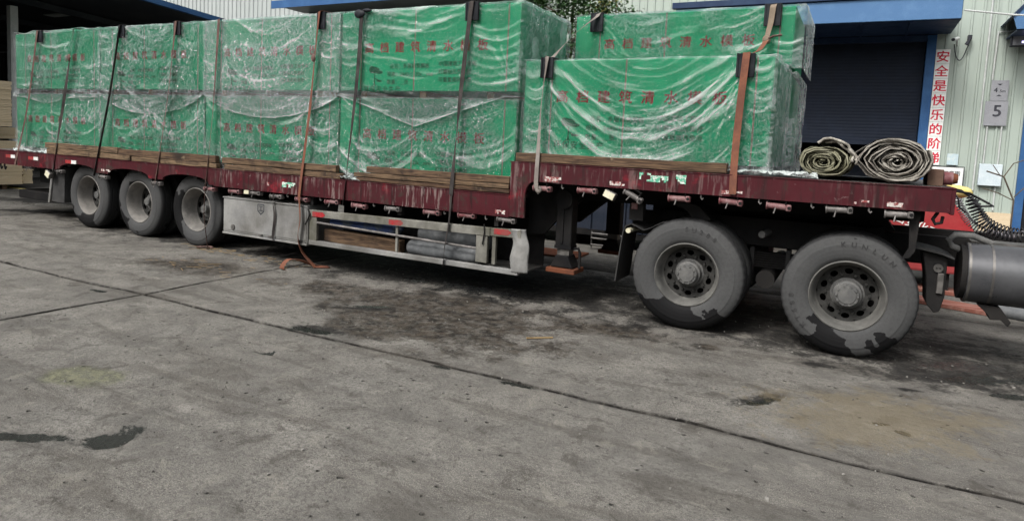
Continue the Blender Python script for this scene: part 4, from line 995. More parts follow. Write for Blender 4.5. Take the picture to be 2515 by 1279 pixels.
# tank
tk = empty('fuel_tank', (14.8, .38, .8), parent=K_)
MB().cyl((13.90, .42, .80), (16.2, .42, .80), .245, n=40).build('shell', worn('tank_grey', (.060, .062, .068), (.085, .087, .092), .32, .4, scale=3, dust=(.11, .11, .115), dustamt=.5, bump=.04), tk, smooth=35)
for x in (13.905, 14.06): MB().cyl((x, .42, .80), (x + .018, .42, .80), .2495, n=40).build('band', 'steel', tk, smooth=35)
MB().cyl((13.86, .42, .80), (13.899, .42, .80), .225, n=32).build('end_cap', 'black', tk, smooth=35)
MB().prism([(14.0, .56), (14.16, .55), (14.24, .44), (14.22, .40), (14.17, .45), (14.10, .44), (14.08, .48)], .32, .46).build('step_bracket', 'black', tk, bevel=.004)
MB().tube([(13.86, .45, .98), (13.80, .45, 1.0), (13.775, .45, 1.05), (13.82, .46, 1.10), (13.95, .48, 1.10), (14.08, .5, 1.05)], .028, 8).build('filler_hose', 'hub', tk, smooth=50)
mb = MB(); mb.box(13.95, 17, .56, .78, 1.02, 1.05); mb.build('catwalk', 'steel', K_)
MB().box(14.35, 14.60, .45, .55, 1.0, 1.075).build('catwalk_step', 'black', K_)
# coiled air hoses from trailer nose to tractor
def helix(path, r, rt, turns, n=420):
    P = [Vector(p) for p in path]
    def at(t_):
        s_ = t_ * (len(P) - 1); i = min(int(s_), len(P) - 2); f_ = s_ - i
        p0, p1, p2, p3 = P[max(i - 1, 0)], P[i], P[i + 1], P[min(i + 2, len(P) - 1)]
        return .5 * ((2 * p1) + (p2 - p0) * f_ + (2 * p0 - 5 * p1 + 4 * p2 - p3) * f_ ** 2 + (3 * p1 - p0 - 3 * p2 + p3) * f_ ** 3)
    out = []
    for k in range(n):
        t_ = k / (n - 1); d = (at(min(t_ + .01, 1)) - at(max(t_ - .01, 0))).normalized()
        u = d.cross(Vector((0, 1, 0))).normalized(); v = d.cross(u); a = turns * 2 * PI * t_
        rr_ = r * min(1, t_ * 12 + .1)
        out.append(at(t_) + (u * math.cos(a) + v * math.sin(a)) * rr_)
    return MB().tube(out, rt, 6)
pth = [(13.98, 1.2, 1.40), (14.05, 1.2, 1.26), (14.13, 1.2, 1.15), (14.28, 1.2, 1.075), (14.45, 1.2, 1.07), (14.75, 1.2, 1.15)]
for k, (dx, dy, dz, mt, rt, lab) in enumerate([(0, 0, 0, 'hose', .008, 'thick black coiled air hose hanging behind the trailer nose'), (-.09, .12, -.01, 'hose_grey', .006, 'greyish coiled hose, thinner, left of the black coil'), (.03, .2, .02, 'hose', .006, 'black coiled cable hanging furthest back behind the trailer nose')]):
    tag(helix([(a + dx, b + dy, c + dz) for a, b, c in pth], .045 if k != 1 else .034, rt, 26 if k != 1 else 34).build('coiled_hose', mt, smooth=60), lab, 'hose', 'coiled hoses at the trailer nose')
for k, (a, b, lab) in enumerate([((13.74, 1.05, 1.44), (13.98, 1.2, 1.41), 'short black air line leaving trailer nose, upper one'), ((13.74, 1.3, 1.40), (13.90, 1.32, 1.39), 'short black air line leaving trailer nose, lower one')]):
    a, b = Vector(a), Vector(b)
    tag(MB().tube([a, a.lerp(b, .3) + Vector((0, 0, .04)), a.lerp(b, .7) + Vector((0, 0, .035)), b], .011, 6).build('air_line', 'hose', smooth=60), lab, 'hose')
tag(MB().tube([(13.76, .9, 1.46), (13.95, .95, 1.44), (14.10, .95, 1.36), (14.14, .96, 1.34), (14.05, .97, 1.33), (13.98, .98, 1.36)], .010, 6).tube([(13.75, .85, 1.42), (13.86, .9, 1.40), (13.88, .9, 1.31), (13.93, .92, 1.27)], .008, 6).build('air_line', 'hose', smooth=60), 'slack black air line looping over yellow sack at trailer nose', 'hose')

# ------------------------------------------------------------------ wrapped board bundles
L = 2.46
PADV = {}
tree_me = None
def tree_print():
    """plain flat tree emblem"""
    global tree_me
    if tree_me: return tree_me
    rg = random.Random(3); vs = []; fs = []
    def poly(p): b = len(vs); vs.extend((x, y, 0) for x, y in p); fs.append(tuple(range(b, b + len(p))))
    poly([(.075, 0), (.10, 0), (.093, .07), (.098, .15), (.085, .15), (.08, .07)])
    for cx, cy, rx, ry in ((.085, .185, .085, .035), (.15, .155, .06, .018), (.05, .155, .04, .015), (.16, .055, .045, .013), (.045, .215, .04, .014)):
        poly([(cx + rx * math.cos(a) * rg.uniform(.8, 1.1), cy + ry * math.sin(a) * rg.uniform(.75, 1.15)) for a in np.linspace(0, 2 * PI, 15)[:-1]])
    poly([(.10, .09), (.17, .055), (.165, .045), (.095, .078)]); poly([(.05, 0), (.13, 0), (.12, .008), (.06, .008)])
    tree_me = bpy.data.meshes.new('tree_emblem'); tree_me.from_pydata(vs, [], fs); tree_me.materials.append(MAT['green_print']); return tree_me
def film(o, x0, x1, ya, yb, zb, zt, seed, anchors, crink, base, side=False, hem=None, arcs=1., diag=(), off=.010, white=1., wave=0., dep=1.22, puddle=0., nm='plastic_film'):
    """thin crinkled film over the front (and right end) of a bundle and a little over its top"""
    res = .0125; rng = np.random.RandomState(seed)
    W = x1 - x0; D = dep if side else 0
    na = int((W + D + .04) / res); a = np.linspace(-.02, W + D + .02, na)
    H = zt - zb; nb = int((H + .12) / res)
    b01 = np.linspace(0, 1, nb)
    A, B = np.meshgrid(a, b01, indexing='ij')
    low = np.full(na, zb) if hem is None else hem(a)
    Zv = low[:, None] + (zt + .12 - low[:, None]) * B            # unrolled height, goes past the top edge
    over = np.clip(Zv - zt, 0, None); Zc = np.minimum(Zv, zt)
    # plan path: front, rounded corner, right end
    t = np.clip((A - (W - .02)) / .04, 0, 1) if side else np.zeros_like(A)
    px = np.where(A < W, np.minimum(A, W), W) + x0; py = np.where(A > W, A - W, 0.) + ya
    nx = np.sin(t * PI / 2); ny = -np.cos(t * PI / 2)
    dz = zt - Zv
    # --- folds
    h = np.zeros_like(A); lay = np.zeros_like(A)
    xs = [0.] + sorted(anchors) + [W]
    wx = .10 * (fbm(A * 1.3, Zv * 1.3, seed + 1, 3) - .5)
    for k in range(len(xs) - 1):
        l, r_ = xs[k], xs[k + 1]
        if r_ - l < .25: continue
        tt = np.clip((A - l) / (r_ - l), 0, 1); inside = sstep(-.02, .06, A - l) * sstep(-.02, .06, r_ - A)
        sag = 4 * tt * (1 - tt) * (.20 * (r_ - l)) * (1 if k % 2 == 0 or True else .6)
        ph = (dz - sag * 1.0 * arcs) + wx + .15 * (vn(A * .8, Zv * .8, seed + 3) - .5)
        def bands(fr, wr, sd, lo, hi):
            q = ph * fr + wr * vn(A * 1.3, Zv * .7, sd) + .25 * fbm(A * 5, Zv * 5, sd + 1, 2); q = q - np.floor(q)
            pr = sstep(.22, .82, q) ** 1.6 * (1 - sstep(.88, .97, q))
            return pr * sstep(lo, hi, fbm(A * .9 + sd, ph * fr * .9, sd + 2, 3)), pr
        b1, p1 = bands(4.6, 1.3, seed + 7, .46, .62); b2, p2 = bands(11., 1.8, seed + 17, .46, .62); b3, p3 = bands(24., 2.6, seed + 27, .46, .64)
        fine = ridge(ph * 60 + 5 * vn(A * 2., Zv * 2, seed + 8), 3) * sstep(.45, .7, fbm(A * 2.2, ph * 5, seed + 12, 3))
        h += inside * (.009 * b1 + .0035 * b2 + .002 * b3 + .0015 * fine)
        lay += inside * white * (.60 * b1 * (.35 + .9 * fbm(A * 3, Zv * 12, seed + 15, 3)) + .46 * b2 + .34 * b3 * (.4 + .8 * vn(A * 6, Zv * 30, seed + 28)) + .10 * fine)
    for (cx, cz, R0, N_, amp, alo, ahi) in diag:      # tension folds fanning out of an anchor
        dx_ = A - cx; dz_ = Zv - cz; rr_ = np.hypot(dx_, dz_) + 1e-4; th = np.arctan2(dz_, dx_)
        sel = sstep(alo - .15, alo + .1, th) * sstep(ahi + .15, ahi - .1, th)
        fall = np.exp(-rr_ / R0) * sstep(.02, .12, rr_)
        tw = N_ * th * .75 + 1.3 * vn(rr_ * 1.6, th * 2.5, seed + 21); q = tw - np.floor(tw)
        pr = sstep(.3, .8, q) ** 1.5 * (1 - sstep(.86, .97, q)); pres = sstep(.42, .62, fbm(rr_ * 1.7, np.floor(tw) * 3.7, seed + 22, 2))
        h += sel * amp * .22 * pr * pres * fall * (.4 + rr_); lay += sel * white * .62 * pr * pres * fall * (.5 + .7 * fbm(rr_ * 9, th * 6, seed + 24, 3))
    # --- crinkle
    c1 = 1 - np.abs(2 * fbm(A * 9 + 2 * wx, Zv * 9, seed + 31, 3) - 1); c2 = 1 - np.abs(2 * fbm(A * 22, Zv * 22, seed + 32, 2) - 1)
    cm_ = np.clip(crink * (.35 + 1.1 * sstep(.36, .66, fbm(A * 1.6, Zv * 1.6, seed + 33, 3))), 0, 1.3)
    h += cm_ * (.009 * c1 ** 5 + .004 * c2 ** 4)
    lay += cm_ * white * (.75 * sstep(.93, .995, c1) * sstep(.35, .6, vn(A * 4, Zv * 4, seed + 36)) + .42 * sstep(.93, .995, c2) * sstep(.4, .65, vn(A * 3, Zv * 3, seed + 37)) + .04 * sstep(.6, .95, c1))  # thin bright lines: highlights on the crinkles painted into the opacity
    h += .008 * (fbm(A * 1.1, Zv * 1.1, seed + 41, 3))
    # pulled flat near the edges it is stretched over
    flat = sstep(0, .05, dz) ; h = h * (.45 + .55 * flat)
    if side:
        cr_ = np.exp(-((A - W) / .05) ** 2); lay += .30 * cr_ * (.5 + vn(Zv * 14, A * 0, seed + 43)) * white; h += cr_ * .012 * ridge(Zv * 42 + 3 * vn(Zv * 3, A * 0, seed), 2)
        sd_ = sstep(0, .1, A - W); lay += sd_ * white * (.12 + .55 * sstep(.5, .72, fbm(A * 7, Zv * 2.2, seed + 44, 4))); cm_ = np.maximum(cm_, sd_ * .9); h += sd_ * .010 * c1 ** 4
    if hem is not None:
        hd = Zv - low[:, None]
        lay += white * (.45 * np.exp(-(hd / .012) ** 2) + .24 * np.exp(-(hd / .08) ** 2) * (.4 + vn(A * 5, Zv * 9, seed + 45)))
        free = sstep(.0, .30, zb + .0 - Zv)          # hangs free below its own bundle
        h += .004 * sstep(.25, 0, hd) * (.6 + vn(A * 4, Zv * 3, seed + 46)) + .010 * free
        lay += white * .05 * free
    if puddle: lay += puddle * np.exp(-(np.clip(Zv - zb, 0, None) / .12) ** 2) * (.4 + vn(A * 6, Zv * 6, seed + 47))
    lay += .30 * np.exp(-(dz / .022) ** 2) * white       # doubled over the top edge
    lay = np.clip(lay - .21 - .16 * min(1, crink), 0, 9) * 1.55
    lay = np.clip(base * .35 * (.85 if base > .2 else .25) + lay * .40 * (1 - .35 * min(1, crink)), 0, .6)
    h = h + off
    X = px + nx * h - nx * 0; Y = py + ny * h; Z = Zc + np.where(over > 0, .012 + .5 * h - .01, np.minimum(h, .012) * sstep(.04, 0, dz))
    X = X - np.where(over > 0, nx * over, 0); Y = Y - np.where(over > 0, ny * over, 0)
    if wave: Z = Z + wave * np.exp(-(dz / .08) ** 2) * (vn(A * 3.1, A * 0, seed + 50) - .3)
    P = np.stack([X, Y, Z], -1).reshape(-1, 3) - np.array(wloc(o))
    me = grid_mesh(nm, P, na, nb, 'film', {'layers_glints': lay, 'crinkle': np.clip(cm_ * 1.1, .04, 1)})
    return link(nm, me, o)
def bundle(x0, ya, zb, zt, label, dep=1.22, prints=True, w_=2.43, dz=0., bearers=True):
    o = empty('board_bundle', (x0 + w_ / 2, ya + dep / 2, zb), label, 'board bundle', 'film wrapped green board bundles')
    MB().box(x0, x0 + w_, ya, ya + dep, zb + .08, zt).build('board_stack', 'board', o, bevel=.006)
    if bearers:
        for x in (.30, 1.16, 2.05): MB().box(x0 + x, x0 + x + .09, ya + .02, ya + dep - .02, zb, zb + .079).build('bearer', 'wood', o)
    for x in (.30, 1.08, 2.28):
        mb = MB(); mb.box(x0 + x, x0 + x + .016, ya - .0035, ya - .001, zb + .082, zt - .004); mb.box(x0 + x, x0 + x + .016, ya, ya + dep, zt + .001, zt + .003); mb.build('strapping_band', 'band', o)
    t = zt + dz; y = ya - .003
    for k, ch in enumerate('高档建筑清水模板'): letter(ch, .132, 'red_print', (x0 + .36 + .222 * k, y, t - .47), o, .021, sx=1.05)
    letter('品名：多层建筑模板', .062, 'green_print', (x0 + .74, y, t - .66), o, .02); letter('规格：2440x1220x__mm', .062, 'green_print', (x0 + .70, y, t - .75), o, .02); letter('数量：__张', .062, 'green_print', (x0 + .70, y, t - .84), o, .02)
    for k, s_ in enumerate(('中国建筑工程专用', '打磨钻孔性能好', '可重复周转使用')): letter(s_, .062, 'green_print', (x0 + 1.42, y, t - .64 - .088 * k), o, .02)
    letter('环保安全生产', .085, 'green_print', (x0 + .36, y, t - .945 + .01), o, .02, spacing=1.15)
    e = link('tree_emblem', tree_print(), o, Vector((x0 + .43, y, t - .86)) - wloc(o)); e.rotation_euler = (PI / 2, 0, 0)
    return o
Xc = [0.005, 2.465, 4.925, 7.385]
names = ['rearmost', 'second from the rear', 'third from the rear', 'fourth from the rear']
lowb = []; upb = []
lab_lo = ['lower wrapped green bundle at the tail of trailer, rearmost', 'lower wrapped green bundle, second from the tail', 'lower wrapped green bundle above the aluminium toolbox, third from the tail', 'lower wrapped green bundle against the red neck step, above the side guard']
lab_up = ['upper wrapped green bundle at the tail, rearmost, with a pulled fold', 'upper wrapped green bundle, second from the tail, heavily crinkled film', 'upper wrapped green bundle third from the tail, under bluish cloudy film', 'upper wrapped green bundle, fourth from the tail, its end face showing']
for k in range(4):
    lo = bundle(Xc[k], 0, 1.16, 2.15, lab_lo[k]); lowb.append(lo)
    up_ = bundle(Xc[k], 0, 2.15 + .004, 3.155, lab_up[k]); upb.append(up_)
    xe = Xc[k] + 2.43
    cr = [1.0, 1.0, .85, .33][k]; crl = [.9, .85, .75, .5][k]
    film(lo, Xc[k] - .005, xe + .012, 0, 0, 1.162, 2.155, 100 + k, [[.9, 1.5], [1.3], [.9, 1.9], [1.2]][k], crl, .07, side=(k == 3), dep=.4, diag=[(0, 2.1, .8, 9, .035, -1.5, -.1), (2.4, 2.1, .8, 9, .03, -3.1, -1.7)], puddle=.75 if k in (0,) else .25)
    sg_ = [None, .30, .30, .34][k]
    def hem(a, k=k, sg_=sg_):
        t_ = np.clip(a / 2.45, 0, 1)
        if k == 0: return np.full_like(a, 2.10) - .10 * np.exp(-((a - 1.0) / .5) ** 2)
        if k == 3: q = np.clip(1 - np.abs((np.clip(t_, 0, 1) - .47) / .47), 0, 1); s_ = sg_ * q ** 1.05
        else: s_ = sg_ * (1 - (2 * t_ - 1) ** 2) ** .85
        return 2.17 - s_ + .022 * (fbm(a * 2.3, a * 0 + k, 60 + k, 4) - .5)
    film(up_, Xc[k] - .008, xe + .015, 0, 0, 2.215, 3.158, 200 + k, [[.80, 1.85], [.6, 1.88], [.33, 2.13], [.33, 1.85]][k], cr, [.03, .03, .21, .03][k], side=(k == 3), hem=hem, diag=[[(1.85, 3.15, 1.1, 11, .05, -2.7, -1.3)], [(2.4, 3.15, 1.1, 14, .05, -2.9, -1.7)], [(2.1, 2.95, 1.0, 10, .045, -3.0, -1.2), (.9, 3.15, .6, 9, .03, -2.6, -.5)], [(2.4, 2.3, .9, 8, .03, 1.7, 3.1)]][k], off=.020, arcs=[.4, .8, 1.0, .55][k], wave=[.05, .01, .0, .0][k])
# on the neck
fr = bundle(9.90, 0, 1.508, 2.55, 'wrapped green bundle in front on the trailer neck, nearest the camera', dz=.06)
film(fr, 9.895, 12.342, 0, 0, 1.51, 2.553, 300, [.27, 2.19], .38, .05, side=True, off=.014, diag=[(.25, 2.5, .9, 8, .04, -1.5, -.3), (2.2, 2.5, 1.1, 9, .045, -2.9, -1.7)], arcs=1.5, puddle=.4, white=1.1, wave=.025)
b1 = bundle(9.92, 1.25, 1.508, 2.55, 'lower rear bundle on the trailer neck, mostly hidden, only its end showing')
film(b1, 9.915, 12.40, 1.25, 1.25, 1.51, 2.553, 301, [1.2], .6, .08, side=True, puddle=.7)
b2 = bundle(9.92, 1.25, 2.555, 3.235, 'upper rear bundle on the trailer neck, rising behind the front one', dz=.09)
film(b2, 9.912, 12.43, 1.25, 1.25, 2.60, 3.24, 302, [.27, 2.22], .38, .06, side=True, off=.016, diag=[(2.2, 3.2, 1.3, 9, .05, -3.0, -1.8), (.27, 3.2, .8, 8, .03, -1.4, -.4)], arcs=.8)
# loose film lying on the deck
def loose_film(x0, x1, y0, y1, z, seed, label):
    nu, nv = int((x1 - x0) / .015), int((y1 - y0) / .012) + 2
    U, V = np.meshgrid(np.linspace(x0, x1, nu), np.linspace(y0, y1, nv), indexing='ij')
    H = .004 + .05 * (1 - np.abs(2 * fbm(U * 8, V * 14, seed, 3) - 1)) ** 4 * (.3 + fbm(U * 3, V * 3, seed + 2, 2)); H[0] = H[-1] = .003
    P = np.stack([U, V, z + H], -1).reshape(-1, 3); c = P.mean(0); c[2] = z
    me = grid_mesh('loose_film', P - c, nu, nv, 'film', {'layers_glints': np.full(nu * nv, .5), 'crinkle': np.ones(nu * nv)})
    return tag(link('loose_film', me, None, c), label, 'plastic film')
loose_film(11.98, 12.75, -.10, .30, 1.512, 5, 'crumpled loose film lying on the neck deck at the foot of front bundle')
loose_film(7.42, 7.80, -.11, -.03, 1.16, 6, 'crumpled loose film on deck edge in the gap between timbers')
loose_film(.02, 1.06, -.11, -.03, 1.16, 7, 'crumpled loose film on deck edge at tail below rearmost bundle')

# dunnage planks along the deck edge
def plank(x0, x1, z0, z1, label, y0=-.105, y1=-.035, tilt=0.):
    mb = MB(); n = max(4, int((x1 - x0) / .25)); vs = []; rg = random.Random(int(x0 * 100 + z0 * 1000))
    for i in range(n + 1):
        x = x0 + (x1 - x0) * i / n; a, b, c, d = [rg.uniform(-.004, .004) for _ in range(4)]; zz = tilt * (x - x0)
        vs += [(x, y0 + a, z0 + b + zz), (x, y1 + a, z0 + zz), (x, y1, z1 + c + zz), (x, y0 + d, z1 + c + zz)]
    fs = [(4 * i + k, 4 * i + (k + 1) % 4, 4 * i + 4 + (k + 1) % 4, 4 * i + 4 + k) for i in range(n) for k in range(4)] + [(3, 2, 1, 0), (4 * n, 4 * n + 1, 4 * n + 2, 4 * n + 3)]
    mb.add(vs, fs); return tag(mb.build('dunnage_plank', 'wood', bevel=.005), label, 'plank', 'timber dunnage along the deck edge')
plank(1.07, 3.05, 1.255, 1.345, 'upper weathered plank on deck edge at the tail, rearmost'); plank(1.12, 3.35, 1.165, 1.25, 'lower weathered plank on deck edge at the tail, rearmost')
plank(3.07, 5.26, 1.235, 1.33, 'upper plank on deck edge over the second and third wheels'); plank(3.40, 5.28, 1.163, 1.228, 'lower plank on deck edge over the second and third wheels')
plank(5.39, 7.43, 1.240, 1.322, 'upper brown plank on deck edge above the toolbox'); plank(5.44, 7.50, 1.163, 1.232, 'lower brown plank on deck edge above the toolbox')
plank(7.90, 9.825, 1.268, 1.345, 'topmost plank of three on deck edge beside the neck step'); plank(7.72, 9.82, 1.212, 1.262, 'middle dark plank of three on deck edge beside the neck step', y0=-.112); plank(7.75, 9.825, 1.162, 1.207, 'bottom dark plank of three on deck edge beside the neck step')
plank(9.89, 12.01, 1.512, 1.603, 'long thick plank on the trailer neck before the front bundle', y0=-.115)

# corner protectors
def pad(x, ya, zt, w_, h_, label):
    o = empty('corner_protector', (x, ya - .03, zt - h_), label, 'corner protector', 'black plastic corner protectors under the straps')
    y = ya - .040
    MB().box(x - w_ / 2, x + w_ / 2, y, y + .010, zt - h_, zt + .02).build('front_plate', 'pad', o, bevel=.003)
    MB().box(x - w_ / 2, x + w_ / 2, y + .0101, y + .20, zt + .008, zt + .02).build('top_plate', 'pad', o, bevel=.003)
    for s_ in (-1, 1): MB().box(x + s_ * w_ * .43 - .008, x + s_ * w_ * .43 + .008, y - .012, y - .0005, zt - h_, zt + .02).build('rib', 'pad', o, bevel=.002)
    MB().box(x - w_ * .15, x + w_ * .15, y - .006, y - .0005, zt - h_ * .9, zt - h_ * .7).build('grip', 'pad', o)
    return o
pad(.83, 0, 3.165, .17, .17, 'black corner protector at the tail, rearmost of the top row'); pad(3.07, 0, 3.165, .15, .17, 'black corner protector on second upper bundle, rear one'); pad(4.36, 0, 3.165, .15, .17, 'black corner protector on second upper bundle, front one')
pad(7.08, 0, 3.165, .13, .19, 'black corner protector under the orange strap of the cloudy bundle'); pad(9.24, 0, 3.165, .17, .18, 'black corner protector on the fourth upper bundle'); pad(10.16, 0, 2.56, .14, .19, 'black corner protector on front neck bundle, rear one under grey strap'); pad(12.09, 0, 2.56, .16, .19, 'black corner protector on front neck bundle, under the orange strap')
pad(10.19, 1.25, 3.245, .16, .20, 'black corner protector on rear neck bundle, left one'); pad(12.13, 1.25, 3.245, .17, .21, 'black corner protector on rear neck bundle, right one under tan strap')

# straps
def curve(pts, n=60):
    P = [Vector(p) for p in pts]; out = []
    for k in range(n + 1):
        s_ = k / n * (len(P) - 1); i = min(int(s_), len(P) - 2); f_ = s_ - i
        p0, p1, p2, p3 = P[max(i - 1, 0)], P[i], P[i + 1], P[min(i + 2, len(P) - 1)]
        out.append(.5 * ((2 * p1) + (p2 - p0) * f_ + (2 * p0 - 5 * p1 + 4 * p2 - p3) * f_ ** 2 + (3 * p1 - p0 - 3 * p2 + p3) * f_ ** 3))
    return out
def strap(pts, mat, label, w_=.05, ang=None, ya=0., parts=()):
    zt = pts[0][2]; x = pts[0][0]
    lead = [(x, ya + 1.2, zt + .012), (x, ya + .3, zt + .012), (x, ya - .02, zt + .010)]
    o = empty('tie_strap', (pts[-1][0], -.1, pts[-1][2]), label, 'strap', 'ratchet straps over the load')
    MB().ribbon(lead + curve(pts, 70), w_, .004, ang).build('webbing', mat, o)
    return o
def tw(c0, c1, amt):       # a half twist between two fractions of the length
    return lambda q: amt * min(1, max(0, (q - c0) / (c1 - c0)))
def knot(o, c, r, mat, seed, nm='knot'):
    P, nu, nv = blobby(c, r, seed, 14, 10); me = grid_mesh(nm, P - np.array(wloc(o)), nu, nv, mat); return link(nm, me, o)
Y0, Y1 = -.058, -.135
def sp(a, m, b): return [(a[0], Y0, a[1]), (m[0], -.072, m[1]), (b[0], Y1 if b[1] < 1.3 else -.12, b[1])]
strap(sp((.80, 3.185), (.50, 1.95), (.19, .92)), 'strap_brown', 'reddish brown strap at the tail, rearmost', .048)
o = strap(sp((1.85, 3.175), (1.575, 2.03), (1.35, .90)), 'strap_dark', 'dark twisted strap second from tail, pulling a fold in the film', .05, lambda q: .5 * math.sin(q * 9)); knot(o, (1.76, -.085, 2.72), (.036, .02, .06), 'strap_brown', 2)
strap(sp((3.05, 3.185), (2.82, 2.18), (2.50, .88)), 'strap_dark', 'thin black strap edge on, third from tail', .05, lambda q: 1.1 if q > .15 else q * 7)
strap(sp((4.35, 3.185), (4.19, 2.08), (4.0, .87)), 'strap_brown', 'brown strap fourth from tail, above the second and third wheels', .048, tw(.05, .3, .5))
o = strap(sp((5.25, 3.175), (5.15, 1.85), (5.09, .88)), 'strap_brown', 'brown strap running down past the third wheel to the ground', .046, tw(.1, .5, .6))
MB().ribbon(curve([(5.09, -.13, .88), (5.06, -.12, .5), (5.03, -.05, .12), (5.02, -.02, .006)], 24), .045, .004, .8).build('loose_tail', 'strap_brown', o)
MB().ribbon(curve([(5.02, -.02, .010), (4.88, -.08, .03), (4.78, -.02, .012), (4.95, .05, .03), (5.05, .02, .012)], 24), .04, .004, 0.2).build('ground_coil', 'strap_brown', o)
o = strap([(7.06, Y0, 3.185), (7.01, -.065, 2.66), (6.955, -.072, 2.04), (6.89, -.13, 1.16), (6.87, -.145, .9)], 'strap_orange', 'orange strap on the cloudy bundle, trailing to the ground', .055, lambda q: .7 * (1 - abs(2 * q - .6)) if q < .5 else .3)
knot(o, (7.01, -.09, 2.62), (.034, .02, .045), 'strap_brown', 5)
MB().ribbon(curve([(6.87, -.145, .9), (6.90, -.15, .62), (6.87, -.15, .40), (6.90, -.10, .2), (7.06, -.03, .012)], 30), .055, .004, lambda q: .4 + .9 * q).build('loose_tail', 'strap_orange', o)
MB().ribbon(curve([(7.06, -.02, .014), (7.18, .08, .02), (7.0, .02, .022), (6.88, -.12, .09), (6.78, -.22, .10), (6.80, -.34, .02), (6.93, -.40, .012)], 40), .055, .004, lambda q: .5 * math.sin(q * 5)).build('ground_coil', 'strap_orange', o)
o = strap(sp((7.73, 3.165), (7.69, 2.3), (7.58, .86)), 'strap_dark', 'dark grey strap beside the gap, tied with black rag on top', .052, tw(.5, .9, .9)); knot(o, (7.70, -.06, 3.125), (.085, .025, .05), 'pad', 7, 'rag'); knot(o, (7.78, -.035, 3.165), (.075, .022, .022), 'pad', 8, 'rag')
o = strap(sp((9.24, 3.185), (9.16, 2.25), (9.12, 1.10)), 'strap_dark', 'dark strap on the fourth upper bundle, tail hanging past side guard', .052, lambda q: .9 * math.exp(-((q - .72) / .12) ** 2))
MB().ribbon(curve([(9.12, -.125, 1.10), (9.12, -.15, .8), (9.08, -.15, .55), (9.06, -.15, .30)], 20), .045, .004, lambda q: .5 + .6 * q).build('loose_tail', 'strap_dark', o)
o = empty('tie_strap', (10.16, -.1, 1.25), 'grey strap slanting from the rear neck bundle down the front one', 'strap', 'ratchet straps over the load')
MB().ribbon([(10.22, 2.3, 3.262), (10.22, 1.5, 3.262), (10.21, 1.215, 3.262)] + curve([(10.20, 1.19, 3.22), (10.05, .95, 3.0), (10.06, .5, 2.75), (10.14, .12, 2.60), (10.16, -.03, 2.585)], 40), .052, .004, lambda q: .7 * math.sin(q * 4)).build('webbing', 'strap_grey', o)
MB().ribbon(curve([(10.16, -.05, 2.585), (10.16, -.06, 2.5), (10.13, -.07, 2.1), (10.15, -.13, 1.62), (10.15, -.14, 1.30), (10.17, -.13, 1.235)], 50), .052, .004, lambda q: .9 * math.exp(-((q - .35) / .2) ** 2) + .2).build('lower_webbing', 'strap_grey', o)
knot(o, (10.17, -.12, 1.235), (.035, .022, .04), 'strap_grey', 11)
o = empty('tie_strap', (12.08, -.1, 1.33), 'orange strap on the front neck bundle, knotted to a tan strap above', 'strap', 'ratchet straps over the load')
MB().ribbon([(12.14, 2.3, 3.262), (12.14, 1.5, 3.262), (12.135, 1.215, 3.262)] + curve([(12.13, 1.19, 3.22), (12.12, 1.17, 3.05), (12.10, 1.12, 2.90)], 16), .06, .004, lambda q: .6 * q).build('upper_webbing', 'strap_tan', o)
knot(o, (12.10, 1.11, 2.88), (.045, .03, .045), 'strap_tan', 13); MB().tube([(12.10, 1.10, 2.88), (12.17, 1.08, 2.91), (12.25, 1.09, 2.92)], .012, 5).build('loose_end', 'strap_brown', o)
MB().ribbon(curve([(12.10, 1.1, 2.87), (12.08, .8, 2.73), (12.07, .4, 2.64), (12.09, .1, 2.59), (12.09, -.03, 2.585)], 30), .056, .004, .25).build('middle_webbing', 'strap_orange', o)
MB().ribbon(curve([(12.095, -.05, 2.585), (12.09, -.065, 2.45), (12.075, -.075, 2.1), (12.07, -.11, 1.66), (12.08, -.145, 1.335)], 40), .064, .004, .12).build('lower_webbing', 'strap_orange', o)
o = tag(MB().ribbon(curve([(6.42, -.14, .90), (6.40, -.13, .77), (6.43, -.125, .60), (6.41, -.125, .40), (6.40, -.125, .30)], 30), .035, .004, lambda q: .8 * math.sin(q * 7)).build('toolbox_strap', 'strap_dark'), 'black strap hanging over the seam of the aluminium toolbox', 'strap')
tag(MB().ribbon(curve([(6.05, .35, .012), (6.25, .25, .03), (6.45, .22, .09), (6.55, .3, .012)], 24), .04, .004, .3).build('fallen_strap', 'strap_dark'), 'short black strap end lying on the ground below the toolbox', 'strap')

# things carried in the side guard
def bag(x0, x1, yc, zc, ry, rz, seed, mat, name, label, cat):
    nu, nv = int((x1 - x0) / .02), 28
    U, V = np.meshgrid(np.linspace(0, 1, nu), np.linspace(0, 2 * PI, nv), indexing='ij')
    k = 1 + .22 * (fbm(U * (x1 - x0) * 9, np.cos(V) * 1.5 + 3, seed, 3) - .5) + .08 * ridge(U * (x1 - x0) * 38 + 3 * np.sin(V), 2)
    k *= np.minimum(1, np.sqrt(np.clip(np.minimum(U, 1 - U) * 14, 0, 1)) + .02)
    P = np.stack([(U - .5) * (x1 - x0), ry * k * np.cos(V), rz * k * np.sin(V)], -1).reshape(-1, 3)
    return tag(link(name, grid_mesh(name, P, nu, nv, mat), None, ((x0 + x1) / 2, yc, zc)), label, cat)
bag(7.2, 8.3, .10, .60, .12, .075, 3, 'blue_bag', 'rolled_tarp', 'small rolled blue and grey tarp behind the upper bar of side guard', 'tarp')
tag(MB().box(7.16, 8.34, .0, .12, .345, .50, Matrix.Rotation(.02, 3, 'Y')).build('timber_beam', 'wood', bevel=.008), 'weathered timber beam lying in the side guard tray', 'timber')
bag(8.42, 9.45, .06, .43, .10, .09, 5, 'grey_bag', 'rolled_sheet', 'dark grey rolled sheet in the right bay of side guard', 'tarp')
